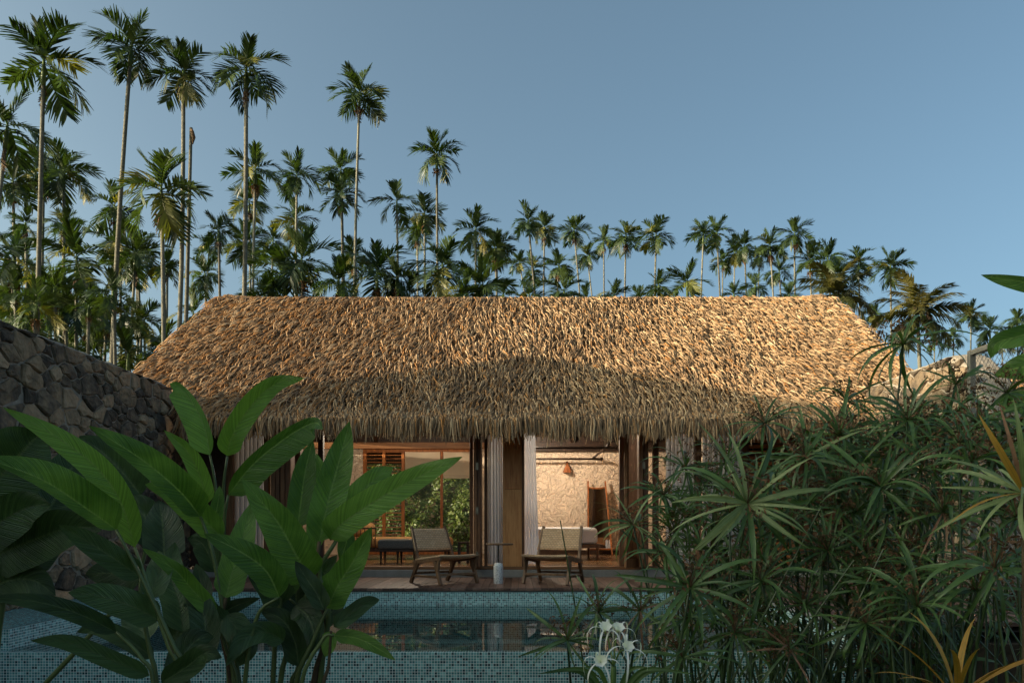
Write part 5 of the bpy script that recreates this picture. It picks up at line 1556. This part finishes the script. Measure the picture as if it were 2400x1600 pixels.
# banana leaves entering from the right edge
hel('banana plant with smooth leaves reaching in beside the wire fence', 2560, 3.6, [
    ([(2520, 690), (2440, 668), (2370, 655), (2299, 644)], (3.6, 3.6), 24, K(fold=.35, wl=.5, wr=1.0)),
    ([(2500, 770), (2440, 775), (2380, 790), (2335, 805), (2322, 840)], (3.6, 3.7), 26, K(fold=.45)),
    ([(2520, 900), (2460, 880), (2400, 860), (2330, 880)], (3.9, 4.2), 36, K(fold=.3)),
    ([(2520, 1000), (2450, 960), (2390, 940), (2330, 945)], (4.2, 4.5), 30, K(fold=.3)),
], [([(2560, 1700), (2560, 1200), (2540, 800), (2520, 690)], 3.6, .05, .012), ([(2575, 1700), (2570, 1200), (2540, 900), (2500, 770)], 3.6, .045, .012), ([(2580, 1700), (2570, 1300), (2520, 900)], 3.9, .04, .012), ([(2590, 1700), (2570, 1300), (2520, 1000)], 4.2, .04, .012)])

# ------------------------------------------------------------------ umbrella sedge, right
def blade_mesh(seed, bend, wid=.06, mat='sedge', twist=.3, kink=False):
    r = random.Random(seed)
    n = 9; V = []; UV = []; ang = 0.; p = np.zeros(3); tw = r.uniform(-twist, twist); sway = r.uniform(-.12, .12)
    for i in range(n):
        t = i / (n - 1)
        prof = (.35 + .65 * min(1, t / .25)) * (1 - max(0, (t - .45) / .55) ** 1.8) + .01
        T = np.array([math.cos(ang), sway * t * 2, math.sin(ang)]); T /= np.linalg.norm(T)
        S = np.array([0, math.cos(tw * t), math.sin(tw * t)]); Up = np.cross(T, S)
        w_ = wid * prof / 2
        V += [p - S * w_ + Up * w_ * .35, p.copy(), p + S * w_ + Up * w_ * .35]; UV += [(0, t), (.5, t), (1, t)]
        k = bend / n * (.4 + 1.4 * t)
        if kink and i == n // 2: k += .9
        ang -= k
        p = p + T / (n - 1)
    Fc = [(i * 3 + c, i * 3 + c + 1, i * 3 + c + 4, i * 3 + c + 3) for i in range(n - 1) for c in range(2)]
    return mesh('leaf_blade', np.array(V), Fc, M[mat], smooth=True, uv=UV)
BL = [blade_mesh(600 + i, random.uniform(1.0, 2.6), wid=random.uniform(.04, .066), kink=(i == 5)) for i in range(8)]
BLP = [blade_mesh(620 + i, random.uniform(.7, 2.2), wid=random.uniform(.04, .06), mat='sedge_pale') for i in range(5)]
BLY = [blade_mesh(640 + i, random.uniform(.3, 1.2), wid=random.uniform(.05, .075), mat='yellow_blade') for i in range(4)]
BLD = [blade_mesh(660 + i, random.uniform(.6, 1.8), wid=.04, mat='dry_blade') for i in range(3)]
def flower_mesh(seed):
    r = random.Random(seed); mb = MB()
    for k in range(26):
        a = r.uniform(0, 6.28); el = R(r.uniform(-10, 75)); L = r.uniform(.10, .26)
        e = Vector((math.cos(a) * math.cos(el), math.sin(a) * math.cos(el), math.sin(el))) * L
        s_ = e.cross(Vector((0, 0, 1))).normalized() * .003
        mb.add([(-s_), s_, e + s_ * .5, e - s_ * .5], [(0, 1, 2, 3)])
        for q in range(6):
            c_ = e + Vector((r.uniform(-1, 1), r.uniform(-1, 1), r.uniform(-1, 1))) * .035
            u = Vector((r.uniform(-1, 1), r.uniform(-1, 1), r.uniform(-1, 1))).normalized() * .022
            w_ = u.cross(Vector((r.uniform(-1, 1), r.uniform(-1, 1), r.uniform(-1, 1)))).normalized() * .007
            mb.add([c_ - u, c_ + w_, c_ + u, c_ - w_], [(0, 1, 2, 3)])
    return mesh('flower_cluster', mb.v, mb.f, M['brown_spike'])
FLW = [flower_mesh(i) for i in range(3)]

def whorl(parent_stalk, c, axis, L, kinds, n, seed, spread=(15, 100)):
    r = random.Random(seed)
    q = Vector((0, 0, 1)).rotation_difference(Vector(axis).normalized()).to_matrix()
    for k in range(n):
        az = k * 2.399 + r.uniform(-.2, .2)
        el = R(90 - r.uniform(*spread))
        rot = (q @ Matrix.Rotation(az, 3, 'Z') @ Matrix.Rotation(-el, 3, 'Y') @ Matrix.Rotation(r.uniform(-.6, .6), 3, 'X')).to_euler()
        obj('leaf_blade', r.choice(kinds), parent_stalk, c, rot, L * r.uniform(.7, 1.12))
def sedge(clump, px, py, d, Lpx, n=18, kinds=None, lean=None, flower=True, seed=0, spread=(20, 105), axis=None):
    r = random.Random(seed + int(px))
    c_ = P(px, py, d)
    b = ORG[clump]
    base = np.array([b[0] + r.uniform(-.45, .45) * 1.0, b[1] + r.uniform(-.3, .5), -.86])
    base[0] = base[0] * .55 + c_[0] * .45
    m1 = base * .55 + c_ * .45 + np.array([0, 0, .18]); 
    C = crom([base, m1, c_], 9)
    stk = MB().tube(C, list(np.linspace(.010, .005, 9)), 5).build('stalk', M['sedge_stem'], clump, smooth=True)
    ax = (C[-1] - C[-2]); ax /= np.linalg.norm(ax)
    if axis is None: axis = ax * .7 + np.array([r.uniform(-.3, .2), -.75, .3])
    kinds = kinds or (BL + ([r.choice(BLD)] if r.random() < .35 else []))
    whorl(stk, c_, axis, Lpx / F * d, kinds, n, seed + int(py), spread)
    if flower: obj('flower_cluster', r.choice(FLW), stk, c_ , (r.uniform(-.5, .5), r.uniform(-.5, .5), r.uniform(0, 6)), Lpx / F * d * 1.9)
GS = 'umbrella sedge clumps at the right of the pool'
cl = [thing('umbrella_sedge', 'umbrella sedge clump with drooping leaf whorls in front of the bedroom corner', 'plant', (PX(1640, 4.7), 4.7, -.85), GS),
      thing('umbrella_sedge', 'umbrella sedge clump with a pale wide open leaf whorl', 'plant', (PX(1800, 4.2), 4.2, -.85), GS),
      thing('umbrella_sedge', 'tall umbrella sedge clump rising against the right stone wall', 'plant', (PX(2060, 4.6), 4.6, -.85), GS),
      thing('umbrella_sedge', 'dense dark umbrella sedge clump beside the wire fence', 'plant', (PX(2260, 3.8), 3.8, -.85), GS),
      thing('umbrella_sedge', 'low umbrella sedge clump over the near pool edge behind the white lilies', 'plant', (PX(1600, 3.9), 3.9, -.85), GS)]
# hand placed whorls: clump, px, py, depth, blade length px, n, kinds
hand = [(1, 1752, 1180, 3.9, 175, 30, BLP + BL[:3]), (4, 1618, 1376, 3.7, 165, 24, BL), (2, 2117, 806, 4.4, 150, 18, BL), (2, 1982, 940, 4.5, 110, 18, BL), (2, 2062, 1143, 4.0, 150, 22, BL),
        (1, 1887, 1072, 4.2, 135, 22, BL + BLP[:2]), (0, 1484, 1230, 4.6, 105, 18, BLP + BL[:2]), (2, 1792, 992, 4.7, 120, 18, BL), (2, 1967, 1020, 4.4, 125, 20, BL + BLP[:1]), (0, 1606, 1096, 4.8, 110, 20, BL),
        (4, 1404, 1436, 4.1, 110, 15, BL), (4, 1330, 1500, 3.9, 120, 12, BL), (3, 2290, 990, 4.0, 150, 20, BL), (3, 2330, 1080, 3.9, 150, 20, BL), (3, 2210, 1200, 3.8, 140, 20, BL + BLD),
        (3, 2330, 1330, 3.3, 190, 18, BL), (2, 2140, 1010, 4.3, 120, 18, BL), (2, 2070, 1070, 4.4, 120, 18, BL), (0, 1700, 1085, 4.8, 105, 20, BL), (0, 1680, 1230, 4.6, 110, 20, BL), (0, 1555, 1160, 4.8, 100, 20, BL),
        (4, 1722, 1480, 3.9, 130, 18, BL), (4, 1850, 1520, 3.8, 130, 16, BL + BLD), (4, 1600, 1540, 3.8, 130, 16, BL), (1, 1940, 1290, 4.1, 120, 20, BL), (1, 2040, 1330, 4.0, 130, 18, BL), (4, 1500, 1430, 4.1, 100, 16, BL + BLD),
        (1, 1850, 1230, 4.2, 120, 20, BL), (0, 1560, 1300, 4.5, 100, 18, BL), (1, 1800, 1360, 4.2, 110, 18, BL + BLD), (3, 2150, 1420, 3.6, 150, 18, BL), (3, 2030, 1460, 3.7, 130, 18, BL), (3, 2380, 1210, 3.6, 150, 16, BL),
        (1, 1870, 1160, 4.3, 110, 20, BL), (2, 1960, 1130, 4.3, 110, 20, BL), (3, 2160, 1100, 4.0, 120, 20, BL), (0, 1640, 1150, 4.8, 95, 18, BL), (2, 2240, 900, 4.3, 110, 14, BL), (3, 2360, 920, 4.1, 130, 14, BL)]
for i, (ci, px, py, d, L, n, kn) in enumerate(hand):
    ax = None
    if i == 0: ax = (-.1, -.9, .35)
    if i == 1: ax = (0, -.8, .5)
    if i == 2: ax = (-.2, -.25, .9)
    sedge(cl[ci], px, py, d, L * 1.2, int(n * 1.2), kn, seed=700 + i, axis=ax, spread=((30, 118) if i != 2 else (40, 130)))
rr = random.Random(99)
for nm, px, d in (('dense umbrella sedge clump standing between the pale whorl and the fence', 1980, 4.1), ('shadowy umbrella sedge clump over the pool corner', 1880, 4.6), ('umbrella sedge clump crowding the foot of the right stone wall', 2200, 5.2)):
    cl.append(thing('umbrella_sedge', nm, 'plant', (PX(px, d), d, -.85), GS))
cnt = 0
while cnt < 88:
    ci = rr.choice([0, 1, 2, 3, 3, 4, 5, 5, 6, 6, 7, 7])
    b = ORG[cl[ci]]; bpx = VX + b[0] / b[1] * F
    px = bpx + rr.uniform(-230, 240); py = rr.uniform(960, 1570)
    if px < 1520 or px > 2420: continue
    # outline of the mass in front of the house
    lim = np.interp(px, [1520, 1560, 1620, 1750, 1900, 2000, 2100, 2250, 2400], [1420, 1180, 1130, 1060, 1010, 980, 960, 960, 980])
    if py < lim + 20: continue
    cnt += 1
    sedge(cl[ci], px, py, b[1] + rr.uniform(-.15, .8), rr.uniform(115, 185), 18, BL + (BLP[:2] if rr.random() < .15 else []), seed=800 + cnt, flower=rr.random() < .8)
# bare and dark older stalks
for i in range(110):
    ci = rr.choice([1, 2, 3, 3, 4, 0, 5, 5, 6, 6, 7, 7]); b = ORG[cl[ci]]
    x = b[0] + rr.uniform(-.5, .6); y = b[1] + rr.uniform(-.2, .9)
    C = crom([(x, y, -.86), (x + rr.uniform(-.15, .15), y, -.1), (x + rr.uniform(-.8 if ci not in (0, 4) else -.25, .6), y + rr.uniform(-.1, .2), rr.uniform(.3, .9))], 7)
    MB().tube(C, list(np.linspace(.008, .003, 7)), 4).build('stalk', M['sedge_stem'], cl[ci])

# yellowing whorls near the camera
def yellow_plant(label, px, py, d, L, n, axis, seed, spread, kinds):
    c_ = P(px, py, d)
    t = thing('yellowing_sedge', label, 'plant', (c_[0], d + .05, -.85))
    stk = MB().tube(crom([(c_[0], d + .05, -.86), (c_[0] + .02, d + .03, (c_[2] - .85) / 2), c_], 8), .009, 6).build('stalk', M['old_stem'], t, smooth=True)
    whorl(stk, c_, axis, L / F * d, kinds, n, seed, spread)
yellow_plant('withering sedge whorl with stiff orange yellow leaves standing low in the bed', 2240, 1640, 2.4, 270, 11, (0, -.15, 1), 21, (18, 62), BLY)
yellow_plant('sedge whorl with drooping yellow and purple brown leaves beside the wire fence', 2400, 1155, 3.0, 230, 22, (-.5, -.6, .5), 24, (20, 110), BLY[:2] + BLP + BLD[:1])

# ------------------------------------------------------------------ spider lilies
lil = thing('spider_lily', 'white spider lily with long curling petals below the sedge', 'flower', (PX(1440, 3.3), 3.3, -.85))
def petal(parent, c, dirv, up, L, curl, w=.0085):
    n = 9; V = []; UV = []
    dirv = Vector(dirv).normalized(); up = Vector(up).normalized(); s_ = dirv.cross(up).normalized()
    p = Vector(c); a = 0
    for i in range(n):
        t = i / (n - 1)
        T = dirv * math.cos(a) - up * math.sin(a)
        ww = w * (.6 + .4 * math.sin(math.pi * t)) * (1 - t ** 6 * .8) / 2
        V += [p - s_ * ww, p + T.cross(s_) * ww * .5, p + s_ * ww]; UV += [(.2, t), (.3, t), (.4, t)]
        a += curl / n; p = p + T * L / (n - 1)
    mk('petal', V, [(i * 3 + c2, i * 3 + c2 + 1, i * 3 + c2 + 4, i * 3 + c2 + 3) for i in range(n - 1) for c2 in range(2)], M['petal'], parent, smooth=True, uv=UV)
heart = P(1438, 1560, 3.3)
stem(lil, [(heart[0] + .02, 3.32, -.86), heart - np.array([0, 0, .15]), heart], .013, .010, 'lily_green')
for i, (px, py, d, L, tw) in enumerate([(1418, 1478, 3.3, .14, .3), (1446, 1480, 3.34, .15, 1.0), (1466, 1520, 3.24, .17, .6), (1408, 1550, 3.2, .13, .1)]):
    c_ = P(px, py, d)
    r = random.Random(i)
    stem(lil, [heart, (heart + c_) / 2 + np.array([0, 0, .02]), c_], .004, .003, 'lily_green', 'flower_tube')
    ax = Vector((c_ - heart)).normalized() * .5 + Vector((0.1, -.75, .25)); ax.normalize()
    e1 = ax.orthogonal().normalized(); e2 = ax.cross(e1)
    K_ = 12; rings = [(.003, 0), (.008, .012), (.016, .026), (.024, .033)]
    V = []
    for ra, h in rings:
        for k in range(K_):
            a = 2 * math.pi * k / K_; rj = ra * (1 + (.12 * (-1) ** k if ra > .02 else 0))
            V.append(Vector(c_) + ax * h + (e1 * math.cos(a) + e2 * math.sin(a)) * rj)
    cup = mk('flower', V, [(j * K_ + k, j * K_ + (k + 1) % K_, (j + 1) * K_ + (k + 1) % K_, (j + 1) * K_ + k) for j in range(3) for k in range(K_)], M['petal'], lil, smooth=True)
    for k in range(6):
        a = 2 * math.pi * k / 6 + tw
        dv = (e1 * math.cos(a) + e2 * math.sin(a)) * 1.0 + ax * .35 + Vector((0, 0, .55))
        petal(cup, Vector(c_) + ax * .005, dv, Vector((0, 0, 1)) + ax * .4, L * r.uniform(.95, 1.3), 2.5 + r.uniform(-.5, .5))
for i in range(7):
    a = -1.2 + i * .4
    st_ = P(1420 + i * 6, 1640, 3.35)
    C = [st_, st_ + np.array([math.sin(a) * .12, -.02, .12]), st_ + np.array([math.sin(a) * .3, -.06, .10 + .05 * math.cos(a)])]
    paddle_leaf(lil, C, .011, mat='sedge', fold=.5, seed=i)

print('objects', len(scene.objects), 'tris', sum(len(m.polygons) for m in bpy.data.meshes))
